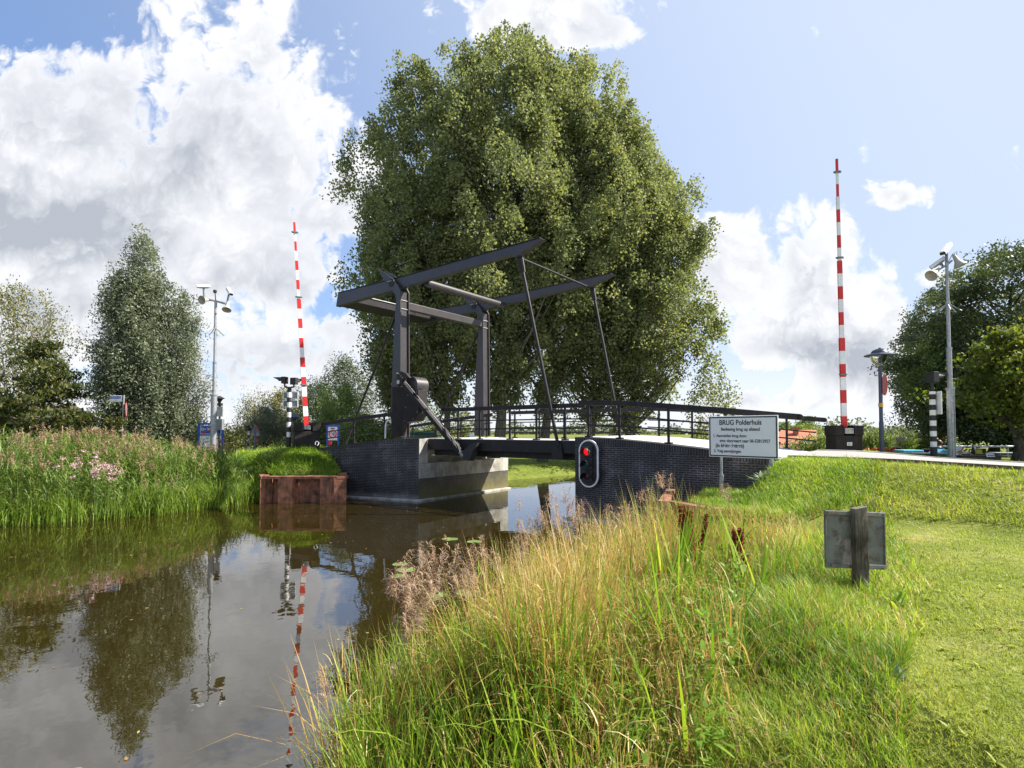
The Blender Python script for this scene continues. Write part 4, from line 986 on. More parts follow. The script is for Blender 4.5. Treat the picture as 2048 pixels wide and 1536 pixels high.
m1 = MB(); m1.box((b0.x, Y+.05, zz(869)), (.52, .03, .2)); obj('under_plate', m1, MAT['galv'], r, .01)
Y = 30.5; q0, q1 = P(653, 850, Y), P(678, 886, Y); W_, H_ = q1.x-q0.x, q0.z-q1.z; cx = (q0.x+q1.x)/2
r = thing('zone_sign', (cx, Y, q1.z), 'blue framed sixty zone sign seen through the railing', 'sign')
m1 = MB()
for sx in (-1, 1): m1.box((cx+sx*(W_/2-.045), Y, q0.z-H_/2-.2), (.09, .07, H_+.4))
m1.box((cx, Y, q0.z-.05), (W_-.18, .07, .1)); obj('frame', m1, MAT['blue'], r, .01)
m1 = MB(); m1.box((cx, Y+.01, q0.z-.1-(H_-.25)/2), (W_-.18, .03, H_-.25)); pn = obj('panel', m1, MAT['white'], r)
c_ = Vector((cx, Y-.02, q0.z-H_*.50)); m1 = MB(); n_ = 24
m1.tube([c_+Vector((math.cos(2*math.pi*j/n_), 0, math.sin(2*math.pi*j/n_)))*.195 for j in range(n_+1)], .035, 8); obj('red_ring', m1, MAT['red'], pn)
text('60', 'numerals', MAT['inkblack'], c_+Vector((-.13, .005, -.08)), (1, 0, 0), ZV, .24, pn, bold=.008); text('zone', 'lettering', MAT['inkblack'], c_+Vector((0, .0, .28)), (1, 0, 0), ZV, .11, pn, 'CENTER', bold=.006)
m1 = MB(); m1.box(P(660, 886, Y-.4), (.18, .12, .2)); obj('red_footing', m1, MAT['red'], r, .02)
Y = 34.0; b0 = P(587, 895, Y); r = thing('far_street_lamp', b0, 'tiny dark lantern lamp between the reed side barrier and its signal post', 'street lamp')
zc = P(586, 842, Y).z; m1 = MB(); m1.tube([b0, Vector((b0.x, Y, zc))], .05, 8); obj('pole', m1, MAT['ltblue'], r)
m1 = MB(); m1._lathe(Vector((b0.x, Y, zc)), [(.1, 0), (.2, .2), (.4, .22), (.25, .36), (.08, .5), (0, .52)], 16, 0, ZV); obj('lantern', m1, MAT['ltblue'], r)
Y = 31.0; q0, q1 = P(815, 863, Y), P(878, 893, Y); r = thing('waste_container', ((q0.x+q1.x)/2, Y, q1.z), 'dark green domed container behind the gate post', 'container')
W_, H_ = q1.x-q0.x, q0.z-q1.z; cx = (q0.x+q1.x)/2
m1 = MB(); m1.box((cx, Y, q1.z+H_*.42), (W_, 1.0, H_*.84)); obj('body', m1, MAT['dkgreen'], r, .05)
m1 = MB(); m1.prism([Vector((cx-W_*.52, Y-.55, q1.z+H_*.84)), Vector((cx+W_*.52, Y-.55, q1.z+H_*.84)), Vector((cx+W_*.36, Y-.55, q1.z+H_*1.0)), Vector((cx-W_*.36, Y-.55, q1.z+H_*1.0))], Vector((0, 1.1, 0))); obj('lid', m1, MAT['dkgreen'], r, .05)
Y = 30.0; q0, q1 = P(936, 866, Y), P(953, 884, Y); W_, H_ = q1.x-q0.x, q0.z-q1.z; cx = (q0.x+q1.x)/2
r = thing('utility_cabinet', (cx, Y, q1.z), 'small pale grey utility cabinet beside the far gate post', 'cabinet')
m1 = MB(); m1.box((cx, Y, q1.z+H_/2-.15), (W_, .35, H_+.3)); obj('body', m1, MAT['galv'], r, .02); m1 = MB(); m1.box((cx+.03, Y-.183, q1.z+H_/2), (W_*.7, .012, H_*.8)); obj('door', m1, MAT['white'], r, .005)

# ------------------------------------------------------------------ houses
Y = 29.0; q0, q1 = P(-90, 838, Y), P(72, 905, Y); r = thing('timber_house', (q0.x, Y, .9), 'dark boarded house with a white framed window at the edge of the reeds', 'house')
m1 = MB(); m1.box(((q0.x+q1.x)/2, Y+2, (q0.z+.3)/2+.3), (q1.x-q0.x, 4, q0.z-.3)); obj('wall', m1, MAT['navy'], r)
m1 = MB(); m1.prism([Vector((q0.x-.2, Y-.4, q0.z)), Vector((q0.x-.2, Y+4.4, q0.z)), Vector((q0.x-.2, Y+2, q0.z+.9))], Vector((q1.x-q0.x+.4, 0, 0))); obj('roof', m1, MAT['planter'], r)
q0, q1 = P(5, 853, Y), P(27, 874, Y); W_, H_ = q1.x-q0.x, q0.z-q1.z; cx, cz = (q0.x+q1.x)/2, (q0.z+q1.z)/2
m1 = MB(); m1.box((cx, Y-.02, cz), (W_-.12, .05, H_-.1)); wd = obj('window', m1, MAT['signalblack'], r)
m1 = MB()
for sx in (-1, 1): m1.box((cx+sx*(W_/2-.04), Y-.035, cz), (.09, .09, H_)); m1.box((cx, Y-.032, cz+sx*(H_/2-.04)), (W_-.16, .08, .09))
obj('frame', m1, MAT['white'], wd)
Y = 62.0; q0, q1 = P(1560, 866, Y), P(1640, 893, Y); r = thing('farm_house', (q0.x, Y, .8), 'low house with an orange red tiled roof seen through the railing', 'house')
cx = (q0.x+q1.x)/2; m1 = MB(); m1.box((cx, Y+3, .6), (q1.x-q0.x, 5, 1.2)); obj('wall', m1, MAT['planter'], r)
m1 = MB(); m1.prism([Vector((q0.x-.1, Y-.2, q1.z-.3)), Vector((q0.x-.1, Y+6.2, q1.z-.3)), Vector((q0.x+1.1, Y+3, q0.z+.35))], Vector((q1.x-q0.x+.2, 0, 0))); obj('roof', m1, MAT['tile'], r)
m1 = MB(); m1.box((q0.x+2.9, Y+2.2, q0.z+.2), (.45, .45, .8)); obj('chimney', m1, MAT['tile'], r)

# ------------------------------------------------------------------ terrace
Y = 19.6; GZ = P(1900, 921, Y).z
def pbox(px0, py0, px1, py1, Y, dep, mat, name, parent=None, bev=.01, lab=None):
    a, b = P(px0, py0, Y), P(px1, py1, Y); m1 = MB(); m1.box(((a.x+b.x)/2, Y+dep/2, (a.z+b.z)/2), (b.x-a.x, dep, a.z-b.z)); return obj(name, m1, mat, parent, bev)
def plant_box(px0, py0, px1, py1, Y, label, n):
    a, b = P(px0, py0, Y), P(px1, py1, Y); r = thing('planter_wall', ((a.x+b.x)/2, Y, b.z), label, 'planter', 'terrace planter walls')
    W_ = b.x-a.x
    for k in range(n):
        m1 = MB(); m1.box((a.x+W_*(k+.5)/n, Y+.2, (a.z+b.z)/2-.1), (W_/n-.02, .4, a.z-b.z+.2)); obj('block', m1, MAT['planter'], r, .012)
    m1 = MB(); m1.box(((a.x+b.x)/2, Y+.2, a.z+.02), (W_+.06, .46, .04)); obj('top_board', m1, MAT['galv'] if n == 3 else MAT['planter'], r, .01); return r
plant_box(1771, 908, 1894, 921, 19.2, 'low grey topped planter wall left of the thick galvanised mast', 3)
plant_box(1924, 913, 2004, 928, 19.0, 'low brown block planter wall right of the thick galvanised mast', 5)
def cushion(px0, py0, px1, py1, Y, label):
    a, b = P(px0, py0, Y), P(px1, py1, Y); m1 = MB(); m1.box(((a.x+b.x)/2, Y+.3, (a.z+b.z)/2), (b.x-a.x, .6, a.z-b.z)); o = solo('seat_cushion', m1, MAT['teal'], label, 'cushion', 'turquoise terrace cushions', bevel=.04)
cushion(1806, 900, 1849, 907, 20.2, 'long turquoise cushion lying on the planter wall left of the banded post')
m1 = MB(); a, b, c_ = P(1879, 909, 19.9), P(1906, 912, 19.9), P(1903, 899, 19.9); m1.prism([a, b, c_, P(1897, 899, 19.9)], Vector((.0, .7, 0))); solo('seat_cushion', m1, MAT['teal'], 'slanted turquoise cushion beside the foot of the thick galvanised mast', 'cushion', 'turquoise terrace cushions', bevel=.04)
def chair(px, py0, py1, w, Y, label):
    a, b = P(px, py0, Y), P(px, py1, Y); r = thing('terrace_chair', b, label, 'chair', 'dark terrace chairs'); w = w*Y/FPX; H_ = a.z-b.z
    m1 = MB(); m1.box((b.x, Y+.2, b.z+H_*.72), (w, .05, H_*.56)); obj('backrest', m1, MAT['darkbox'], r, .02)
    m1 = MB(); m1.box((b.x, Y-.03, b.z+H_*.42), (w, .44, .05)); obj('seat', m1, MAT['darkbox'], r, .01)
    for sx in (-1, 1):
        for sy in (-.2, .2): m1 = MB(); m1.box((b.x+sx*(w/2-.03), Y+sy, b.z+H_*.2), (.035, .035, H_*.4)); obj('leg', m1, MAT['galv'], r)
chair(1970, 897, 926, 24, 20.6, 'dark terrace chair right of the yellow green bag')
chair(1797, 894, 920, 26, 21.0, 'dark terrace chair above the long turquoise cushion')
chair(1862, 898, 920, 22, 21.4, 'dark terrace chair behind the banded signal post')
r = thing('terrace_table', P(1945, 925, 20.2), 'dark terrace table carrying cups and a condiment stand', 'table')
a, b = P(1916, 908, 20.2), P(1982, 910, 20.2); m1 = MB(); m1.box(((a.x+b.x)/2, 20.3, a.z-.02), (b.x-a.x, .8, .05)); obj('table_top', m1, MAT['darkbox'], r, .01)
for sx in (.1, .9):
    for sy in (-.3, .3): m1 = MB(); m1.box((a.x+(b.x-a.x)*sx, 20.3+sy, a.z-.3), (.05, .05, .55)); obj('leg', m1, MAT['darkbox'], r)
tz_ = a.z+.005
def lath(name, px, Y, z, prof, mat, label, cat, group=None):
    q = P(px, 905, Y); m1 = MB(); m1._lathe(Vector((q.x, Y, z)), prof, 14, 0, ZV); return solo(name, m1, mat, label, cat, group, smooth_a=45)
cup = [(.02, 0), (.03, .005), (.042, .08), (.038, .08), (.0, .02)]
lath('cup', 1929, 20.1, tz_, [(r_*1.5, z_*1.2) for r_, z_ in cup], MAT['white'], 'white cup on the terrace table nearest the seated person in white', 'cup', 'white cups')
lath('cup', 1935, 20.3, tz_, [(r_*1.3, z_*1.1) for r_, z_ in cup], MAT['white'], 'smaller white cup on the terrace table beside the condiment stand', 'cup', 'white cups')
lath('bottle', 1946, 20.2, tz_, [(.05, 0), (.055, .01), (.055, .16), (.02, .25), (.022, .32), (0, .32)], MAT['signalblack'], 'dark bottle on the terrace table in front of the menu card', 'bottle')
m1 = MB(); q = P(1950, 895, 20.3); m1.box((q.x, 20.35, tz_+.23), (.11, .02, .2)); m1.box((q.x, 20.35, tz_+.06), (.04, .04, .13)); solo('menu_card', m1, MAT['white'], 'small upright white menu card standing on the terrace table', 'menu card', bevel=.005)
m1 = MB(); q = P(1960, 902, 20.0); m1.prism([Vector((q.x-.1, 20.0, tz_)), Vector((q.x+.1, 20.0, tz_)), Vector((q.x+.08, 20.0, tz_+.16)), Vector((q.x-.09, 20.0, tz_+.15))], Vector((0, .1, 0))); solo('gift_bag', m1, MAT['yellow'], 'yellow green bag on the end of the terrace table', 'bag', bevel=.015)
r = thing('sign_card', P(1984, 914, 18.9), 'white tilted sign card standing on the brown block planter wall', 'sign card')
a, b = P(1974, 914, 18.9), P(1993, 907, 18.9); m1 = MB(); m1.prism([a, Vector((b.x-.05, 18.9, a.z)), Vector((b.x, 19.0, b.z)), Vector((a.x+.05, 19.0, b.z))], Vector((0, .015, 0))); obj('card', m1, MAT['white'], r)
m1 = MB()
for k in range(5): m1.box((a.x+.07+.045*k, 18.93, a.z+.05), (.025, .01, .045))
obj('print', m1, MAT['grey'], r)
Y = 23.0; r = thing('terrace_fence', P(1960, 918, Y), 'grey steel rail fence behind the terrace under the dark trees', 'fence')
a, b = P(1880, 893, Y), P(2150, 893, Y); 
m1 = MB(); m1.tube([a, b], .045, 10); obj('top_rail', m1, MAT['galv'], r)
for dy in (.28, .56, .8):
    m1 = MB(); m1.tube([a-ZV*dy, b-ZV*dy], .02, 8); obj('rail', m1, MAT['galv'], r)
for k in range(5):
    q = a.lerp(b, k/4); m1 = MB(); m1.tube([q-ZV*1.1, q], .035, 8); obj('post', m1, MAT['galv'], r)
Y = 20.8
r = thing('slatted_bench', P(2022, 926, Y), 'grey slatted bench between the two trunks at the terrace edge', 'bench')
for py in (905, 910): pbox(1991, py, 2055, py+1.4, Y, .35, MAT['galv'], 'seat_slats', r)
for px_ in (2000, 2045): pbox(px_, 906.5, px_+3, 926, Y, .3, MAT['grey'], 'leg', r)
Y = 22.5; r = thing('notice_board', P(1803, 912, Y), 'small dark wooden notice board on a post among the bushes', 'notice board')
pbox(1793, 874, 1810, 884, Y, .06, MAT['wood'], 'board', r); pbox(1800, 872, 1804, 912, Y+.06, .07, MAT['wood'], 'post', r)
m1 = MB()
for k in range(3): 
    a, b = P(1796, 877+2.4*k, Y-.01), P(1808, 877.8+2.4*k, Y-.01); m1.box(((a.x+b.x)/2, Y-.004, (a.z+b.z)/2), (b.x-a.x, .006, a.z-b.z))
obj('text_lines', m1, MAT['galv'], r)

# ------------------------------------------------------------------ people on the terrace
def person(base, joints, edges, label, skinmat, parts):
    r = thing('person', base, label, 'person')
    me = bpy.data.meshes.new('body'); names = list(joints)
    me.from_pydata([joints[k][0] for k in names], [(names.index(a), names.index(b)) for a, b in edges], [])
    o = bpy.data.objects.new('body', me); link(o); o.parent = r; ORG[o.name] = ORG[r.name]
    md = o.modifiers.new('skin', 'SKIN'); md.use_smooth_shade = True
    for i, k in enumerate(names):
        sv = me.skin_vertices[0].data[i]; rr = joints[k][1]; sv.radius = (rr, rr) if not hasattr(rr, '__len__') else rr; sv.use_root = (k == 'pelvis')
    sb = o.modifiers.new('sub', 'SUBSURF'); sb.levels = 2; sb.render_levels = 2
    me.materials.append(skinmat)
    for nm, mb, mt in parts: obj(nm, mb, mt, r, smooth_a=70)
    return r
def seated(base, face, label, hairmat, topmat, legmat, bun, reach):
    """person seated: base is the ground point under the seat, face the direction looked at"""
    f = Vector(face).normalized(); l = ZV.cross(f)
    L_ = lambda a, b, c: f*a+l*b+ZV*c
    hd = L_(.10, 0, 1.23)
    J = {'pelvis': (L_(0, 0, .52), .13), 'waist': (L_(.02, 0, .70), .115), 'chest': (L_(.04, 0, .90), (.16, .12)), 'collar': (L_(.05, 0, 1.0), .075), 'neck': (L_(.07, 0, 1.07), .05), 'jaw': (L_(.105, 0, 1.13), .062), 'skull': (L_(.09, 0, 1.22), .088), 'crown': (L_(.085, 0, 1.27), .06), 'nose': (L_(.20, 0, 1.19), .014)}
    E = [('pelvis', 'waist'), ('waist', 'chest'), ('chest', 'collar'), ('collar', 'neck'), ('neck', 'jaw'), ('jaw', 'skull'), ('skull', 'crown'), ('skull', 'nose')]
    for s, n in ((1, 'left'), (-1, 'right')):
        rr = reach if s == 1 else (.34, .13, .80)
        J[n+'shoulder'] = (L_(.03, .19*s, .98), .062); J[n+'elbow'] = (L_(.12, .25*s, .74), .043); J[n+'wrist'] = (L_(rr[0], rr[1]*s, rr[2]), .028); J[n+'palm'] = (L_(rr[0]+.06, (rr[1]-.02)*s, rr[2]+.01), .034)
        E += [('collar', n+'shoulder'), (n+'shoulder', n+'elbow'), (n+'elbow', n+'wrist'), (n+'wrist', n+'palm')]
        for k in range(4):
            J[n+'finger%d' % k] = (L_(rr[0]+.13-.012*abs(k-1), (rr[1]-.05+.022*k)*s, rr[2]-.005), .010); E.append((n+'palm', n+'finger%d' % k))
        J[n+'thumb'] = (L_(rr[0]+.08, (rr[1]-.07)*s, rr[2]+.03), .011); E.append((n+'palm', n+'thumb'))
        J[n+'hip'] = (L_(.05, .1*s, .50), .095); J[n+'knee'] = (L_(.46, .12*s, .50), .068); J[n+'ankle'] = (L_(.46, .12*s, .09), .042); J[n+'toe'] = (L_(.62, .13*s, .04), .036)
        E += [('pelvis', n+'hip'), (n+'hip', n+'knee'), (n+'knee', n+'ankle'), (n+'ankle', n+'toe')]
    B = Vector(base); parts = []
    m1 = MB(); m1._lathe(B+L_(.075, 0, 1.17), [(.06, -.06), (.09, -.03), (.102, .02), (.098, .07), (.07, .115), (.0, .135)], 16, 0, ZV-f*.25)
    if bun: m1._lathe(B+L_(-.01, 0, 1.30), [(.0, -.06), (.05, -.03), (.06, .01), (.04, .05), (0, .06)], 12, 0, ZV-f)
    parts.append(('hair', m1, hairmat))
    m1 = MB(); m1.tube([B+L_(0, 0, .5), B+L_(.02, 0, .66), B+L_(.045, 0, .86), B+L_(.05, 0, .97), B+L_(.06, 0, 1.03)], [.165, .16, .19, .17, .075], 16)
    for s in (1, -1): m1.tube([B+L_(.04, .13*s, .97), B+L_(.03, .20*s, .975), B+L_(.09, .238*s, .82)], [.07, .078, .06], 10)
    parts.append(('top', m1, topmat))
    m1 = MB()
    for s in (1, -1): m1.tube([B+L_(-.02, .08*s, .5), B+L_(.25, .11*s, .51), B+L_(.45, .12*s, .505), B+L_(.49, .12*s, .44), B+L_(.465, .12*s, .14)], [.12, .105, .088, .082, .06], 12)
    parts.append(('trousers', m1, legmat))
    m1 = MB()
    for s in (1, -1):
        m1._lathe(B+L_(.168, .035*s, 1.225), [(0, -.004), (.012, 0), (0, .01)], 8, 0, f)
    parts.append(('eyes', m1, MAT['signalblack']))
    return person(base, J, E, label, MAT['skin'], parts)
q = P(1874, 900, 20.9); q.z = P(1874, 884, 20.9).z-1.22
seated(q, (.85, -.2, 0), 'person with brown hair bun in a sleeveless blue dress seated behind the banded post', MAT['hair'], MAT['dress'], MAT['dress'], True, (.36, .05, .78))
q = P(1915, 905, 20.2); q.z = P(1915, 896, 20.2).z-1.22
seated(q, (.45, -.9, 0), 'person in a white shirt and jeans seated at the table beside the thick mast', MAT['shirt'], MAT['shirt'], MAT['jeans'], False, (.32, .1, .98))

# ------------------------------------------------------------------ leaves, blades and trees
def unit(v): return v/np.maximum(np.linalg.norm(v, axis=-1, keepdims=True), 1e-9)
def leaf_quads(C, ln, wd, rng, up=0.0, hang=None):
    n = len(C)
    a = rng.normal(size=(n, 3)); a[:, 2] += up
    if hang is not None: a = a*.55+np.array([0, 0, -hang])
    a = unit(a); b = unit(np.cross(a, rng.normal(size=(n, 3))))
    l = (ln*rng.uniform(.7, 1.25, n))[:, None]; w = (wd*rng.uniform(.7, 1.25, n))[:, None]
    V = np.stack([C-a*l*.5, C-a*l*.08+b*w*.5, C+a*l*.5, C-a*l*.08-b*w*.5], 1).reshape(-1, 3)
    return V, np.arange(4*n).reshape(n, 4)
def ribbons(root, az, length, width, e0, bend, K=3, rng=RNG, twist=.5, base=.55):
    n = len(root); root = np.asarray(root, float)
    az = np.broadcast_to(az, (n,)); length = np.broadcast_to(length, (n,)); width = np.broadcast_to(width, (n,)); e0 = np.broadcast_to(e0, (n,)); bend = np.broadcast_to(bend, (n,))
    tw = rng.uniform(-twist, twist, n)
    ca, sa = np.cos(az), np.sin(az)
    side = np.stack([-sa*np.cos(tw)-ca*np.sin(tw), ca*np.cos(tw)-sa*np.sin(tw), np.zeros(n)], -1)
    p = root.copy(); vs = []
    for k in range(K+1):
        f = k/K
        w = width*(base+(1-base)*min(1, f*3))*(1-f**2.2)
        if k < K: vs += [p-side*(w/2)[:, None], p+side*(w/2)[:, None]]
        else: vs += [p]
        e = e0-bend*((k+.5)/K)**1.4
        p = p+np.stack([ca*np.cos(e), sa*np.cos(e), np.sin(e)], -1)*(length/K)[:, None]
    m = 2*K+1; V = np.stack(vs, 1).reshape(-1, 3); b = (np.arange(n)*m)[:, None]
    Q = np.concatenate([b+np.array([[2*k, 2*k+1, 2*k+3, 2*k+2]]) for k in range(K-1)], 0) if K > 1 else np.zeros((0, 4), int)
    Tt = b+np.array([[2*K-2, 2*K-1, 2*K]])
    return V, Q, Tt, m
class Bulk:
    def __init__(s): s.V = []; s.F = []; s.mi = []; s.r = []; s.t = []; s.n = 0
    def add(s, V, faces, mi, rnd, tint):
        for f in faces:
            if len(f): s.F.append(f+s.n); s.mi.append(np.full(len(f), mi))
        s.V.append(V); s.n += len(V); s.r.append(rnd); s.t.append(tint)
    def rib(s, root, az, length, width, e0, bend, K=3, mi=0, rnd=None, tint=None, rng=RNG, **k):
        n = len(root)
        if n == 0: return
        V, Q, Tt, m = ribbons(root, az, length, width, e0, bend, K, rng, **k)
        rnd = rng.uniform(0, 1, n) if rnd is None else np.broadcast_to(rnd, (n,)); tint = rng.uniform(0, 1, n) if tint is None else np.broadcast_to(tint, (n,))
        s.add(V, [Q, Tt], mi, np.repeat(rnd, m), np.repeat(tint, m))
    def leaves(s, C, ln, wd, mi=0, tint=None, rnd=None, rng=RNG, **k):
        n = len(C)
        V, Q = leaf_quads(C, ln, wd, rng, **k)
        rnd = rng.uniform(0, 1, n) if rnd is None else rnd; tint = rng.uniform(0, 1, n) if tint is None else np.broadcast_to(tint, (n,))
        s.add(V, [Q], mi, np.repeat(rnd, 4), np.repeat(tint, 4))
    def build(s, name, mats, parent=None):
        o = bulk(name, np.concatenate(s.V), s.F, mats, parent, None, np.concatenate(s.r), np.concatenate(s.t))
        # polygons were appended face-array by face-array, in the same order
        if isinstance(mats, (list, tuple)) and len(mats) > 1:
            o.data.polygons.foreach_set('material_index', np.concatenate(s.mi).astype(np.int32))
        return o
def tree(name, label, cat, px, Y, top_py, prof, mat, barkm, trunk_r=.25, ncl=500, lpc=60, leaf=(.16, .13), cl=(.6, .9), seed=1, base_py=None, ascend=1.1, inner=.30, up=0.0, hang=None, nlimb=40, trunk_top=.8, group=None, lean=(0, 0), lob=.22, stems=1, floor=0.0, spike=0.0, basez=None, bough=None, farf=.38):
    rng = np.random.default_rng(seed)
    b = P(px, 880, Y); bz = T(b.x, b.y) if basez is None else basez; b = Vector((b.x, b.y, bz))
    topz = P(px, top_py, Y).z; H = topz-bz
    r = thing(name, b, label, cat, group)
    ts = np.array([p[0] for p in prof]); rs = np.array([p[1] for p in prof])
    c = []; ph = rng.uniform(0, 6.28, 8)
    while len(c) < ncl:
        t = rng.uniform(ts[0], 1); Rr = np.interp(t, ts, rs)
        if rng.uniform() > (Rr/rs.max())**1.2+.05: continue
        a = rng.uniform(0, 6.283)
        Rm = Rr*(1+lob*np.sin(2*a+ph[0]+4*t)+lob*.8*np.sin(5*a+ph[1]-9*t)+lob*.6*np.sin(17*t+ph[2]+a))
        rad = Rm*(inner+(1-inner)*math.sqrt(rng.uniform()))
        c.append((rad*math.cos(a)+lean[0]*t, rad*math.sin(a)+lean[1]*t, t*H))
    c = np.array(c)
    if bough:
        nb, brx, brz = bough; B = c[:nb]; g = rng.integers(0, nb, ncl); bs = rng.uniform(.6, 1.3, nb)[g][:, None]
        o_ = np.clip(rng.normal(size=(ncl, 3)), -1.5, 1.5)*np.array([brx, brx, brz])*.6
        o_[:, :2] *= np.clip(1-.35*o_[:, 2:]/brz, .3, 1.5)
        cb_ = B[g]+o_*bs; far_ = rng.uniform(size=ncl) < farf; c = np.where(far_[:, None], c, cb_); c[:nb] = B
        tb = rng.uniform(0, 1, nb)[g]
    bk = Bulk()
    n = ncl*lpc; ci = np.repeat(np.arange(ncl), lpc)
    off = np.clip(rng.normal(size=(n, 3)), -1.5, 1.5)*np.array([cl[0], cl[0], cl[1]])*.5
    sz = rng.uniform(.6, 1.35, ncl)[ci][:, None]
    if spike: # clusters narrow towards their tip, as upright shoots do
        zz = off[:, 2]/(cl[1]*.5); off[:, :2] *= np.clip(1-spike*zz, .15, 1.8)[:, None]
    C = c[ci]+off*sz+np.array(b); C[:, 2] = np.maximum(C[:, 2], bz+floor)
    bk.leaves(C, leaf[0], leaf[1], tint=((tb*.6+rng.uniform(0, .4, ncl)) if bough else rng.uniform(0, 1, ncl))[ci], rng=rng, up=up, hang=hang)
    bk.build('crown', mat, r)
    m1 = MB()
    for s_ in range(stems):
        o2 = Vector((0, 0, 0)) if stems == 1 else Vector((rng.normal()*.25, rng.normal()*.25, 0)); k_ = 7
        path = [b+o2*(1+2.5*i/k_)+Vector((lean[0]*i/k_*trunk_top+.12*math.sin(i*1.7+s_)*(i > 0), lean[1]*i/k_*trunk_top+.1*math.cos(i*2.1+s_)*(i > 0), H*trunk_top*i/k_-(.2 if i == 0 else 0))) for i in range(k_+1)]
        rr = [trunk_r*(1.35 if i == 0 else 1)*(1-.88*(i/k_))/(1 if stems == 1 else 1.5) for i in range(k_+1)]
        m1.tube(path, rr, 9)
    for j in rng.choice(bough[0] if bough else ncl, min(nlimb, bough[0] if bough else ncl), replace=False):
        e = Vector(c[j]); rad = math.hypot(e.x-lean[0]*e.z/H, e.y-lean[1]*e.z/H); z0 = max(e.z-rad*ascend, H*.10)
        if z0 > H*trunk_top: continue
        f0 = z0/H; s0 = Vector((lean[0]*f0, lean[1]*f0, z0)); q = (s0+e)/2+Vector((0, 0, -rad*.10*ascend))
        r0 = max(.02, trunk_r*.42*(1-.85*f0)); m1.tube([b+s0, b+s0.lerp(q, .55)*1.0, b+q, b+e], [r0, r0*.8, r0*.55, .012], 5, cap=False)
    obj('trunk', m1, barkm, r, smooth_a=60)
    return r
POP = [(.12, .3), (.2, 1.7), (.33, 4.1), (.5, 5.3), (.68, 5.0), (.82, 4.0), (.92, 2.8), (1, .8)]
def pscale(k): return [(t, R_*k) for t, R_ in POP]
def poplar(label, px, Y, top, k, seed, n, tr=.30, lean=(0, 0)):
    tree('poplar_tree', label, 'tree', px, Y, top, pscale(k), MAT['poplar'], MAT['bark'], tr, int(n*1.2), 120, (.175, .145), (.64, .85), seed, ascend=1.3, inner=.35, nlimb=80, trunk_top=.86, bough=(int(n*.30), .9, 1.5), farf=.6, group='tall poplars beyond the bridge', lean=lean, lob=.20, spike=.33)
poplar('leftmost tall poplar, its thin trunk just left of the far gate post', 893, 36, 108, .93, 21, 700, .22, (-.6, 0))
poplar('tallest poplar with the thick pale trunk just right of the far gate post', 996, 35, 76, 1.0, 22, 860, .34, (1.0, 0))
poplar('tall poplar second in height, rising behind the hanger rods', 1084, 37, 122, .95, 23, 700, .30, (2.2, 0))
poplar('broad poplar stepping down behind the tip of the far balance beam', 1175, 38, 238, 1.0, 24, 680, .28, (2.2, 0))
poplar('lower rightmost poplar of the tall clump, over the white text sign', 1258, 38, 325, .86, 25, 640, .28, (1.5, 0))
poplar('shorter poplar low on the side of the clump behind the balance beam tail', 800, 38, 350, .64, 26, 420, .20, (.3, 0))
tree('poplar_sapling', 'small wispy poplar sapling at the foot of the tall clump', 'tree', 1425, 37, 705, [(.1, .6), (.4, 1.6), (.7, 1.3), (1, .2)], MAT['poplar'], MAT['bark'], .07, 110, 40, (.16, .13), (.5, .9), 27, ascend=1.3, nlimb=16, spike=.3)
# left bank trees
tree('willow_tree', 'tall silvery grey willow with a pointed crown beside the slim camera mast', 'tree', 268, 26.5, 468, [(.05, 1.05), (.15, 1.4), (.45, 1.48), (.7, 1.15), (.88, .62), (1, .12)], MAT['willow'], MAT['bark2'], .22, 800, 105, (.15, .055), (.42, .7), 31, bough=(90, .55, 1.0), ascend=1.2, inner=.2, up=.2, nlimb=50, group='grey willows behind the reeds', spike=.25)
tree('willow_tree', 'lower grey willow leaning against the tall pointed one', 'tree', 358, 27.5, 585, [(.05, .8), (.2, 1.0), (.5, 1.05), (.8, .7), (1, .2)], MAT['willow'], MAT['bark2'], .14, 340, 85, (.15, .05), (.42, .75), 32, bough=(50, .5, .9), ascend=1.2, inner=.2, up=.2, nlimb=26, group='grey willows behind the reeds', spike=.25)
tree('birch_tree', 'sparse olive birch with pale stems at the edge behind the bronze tree', 'tree', 28, 31, 572, [(.15, 1.6), (.4, 2.7), (.7, 2.6), (.9, 1.5), (1, .4)], MAT['birch'], MAT['barkbirch'], .12, 270, 60, (.13, .075), (.5, .85), 33, ascend=1.5, hang=.5, nlimb=70, stems=3, lob=.3)
tree('chestnut_tree', 'bronze green chestnut with drooping layered branches before the dark house', 'tree', 85, 24, 678, [(.05, 1.6), (.25, 2.1), (.5, 1.75), (.75, 1.0), (1, .1)], MAT['bronze'], MAT['bark2'], .13, 250, 36, (.27, .095), (.55, .2), 34, ascend=.35, hang=.35, nlimb=46, trunk_top=.94, lob=.35, inner=.1, bough=(46, .95, .26))
def bush(name, label, px, Y, top, wr, mat, seed, n=120, leaf=(.12, .06), cat='bush', low=.02, group=None, lpc=60, cl=(.45, .45), **k):
    tree(name, label, cat, px, Y, top, [(low, wr*.8), (.35, wr), (.7, wr*.8), (1, wr*.25)], mat, MAT['bark2'], .06, n, lpc, leaf, cl, seed, ascend=.8, nlimb=18, trunk_top=.5, group=group, inner=.15, **k)
bush('willow_shrub', 'round blue green willow shrub behind the street name sign', 232, 26.5, 803, 1.15, MAT['willow'], 41, 130, (.12, .03))
bush('pale_shrub', 'thin pale shrub just right of the village sign', 464, 29, 845, .65, MAT['birch'], 42, 50, (.1, .06))
bush('dark_shrub', 'dark bushes at the foot of the grey willows', 345, 29, 855, 1.5, MAT['darkleaf'], 43, 120, (.12, .07))
bush('house_hedge', 'dark hedge below the window of the boarded house', 60, 24.5, 868, 2.2, MAT['darkleaf'], 44, 160, (.12, .07))
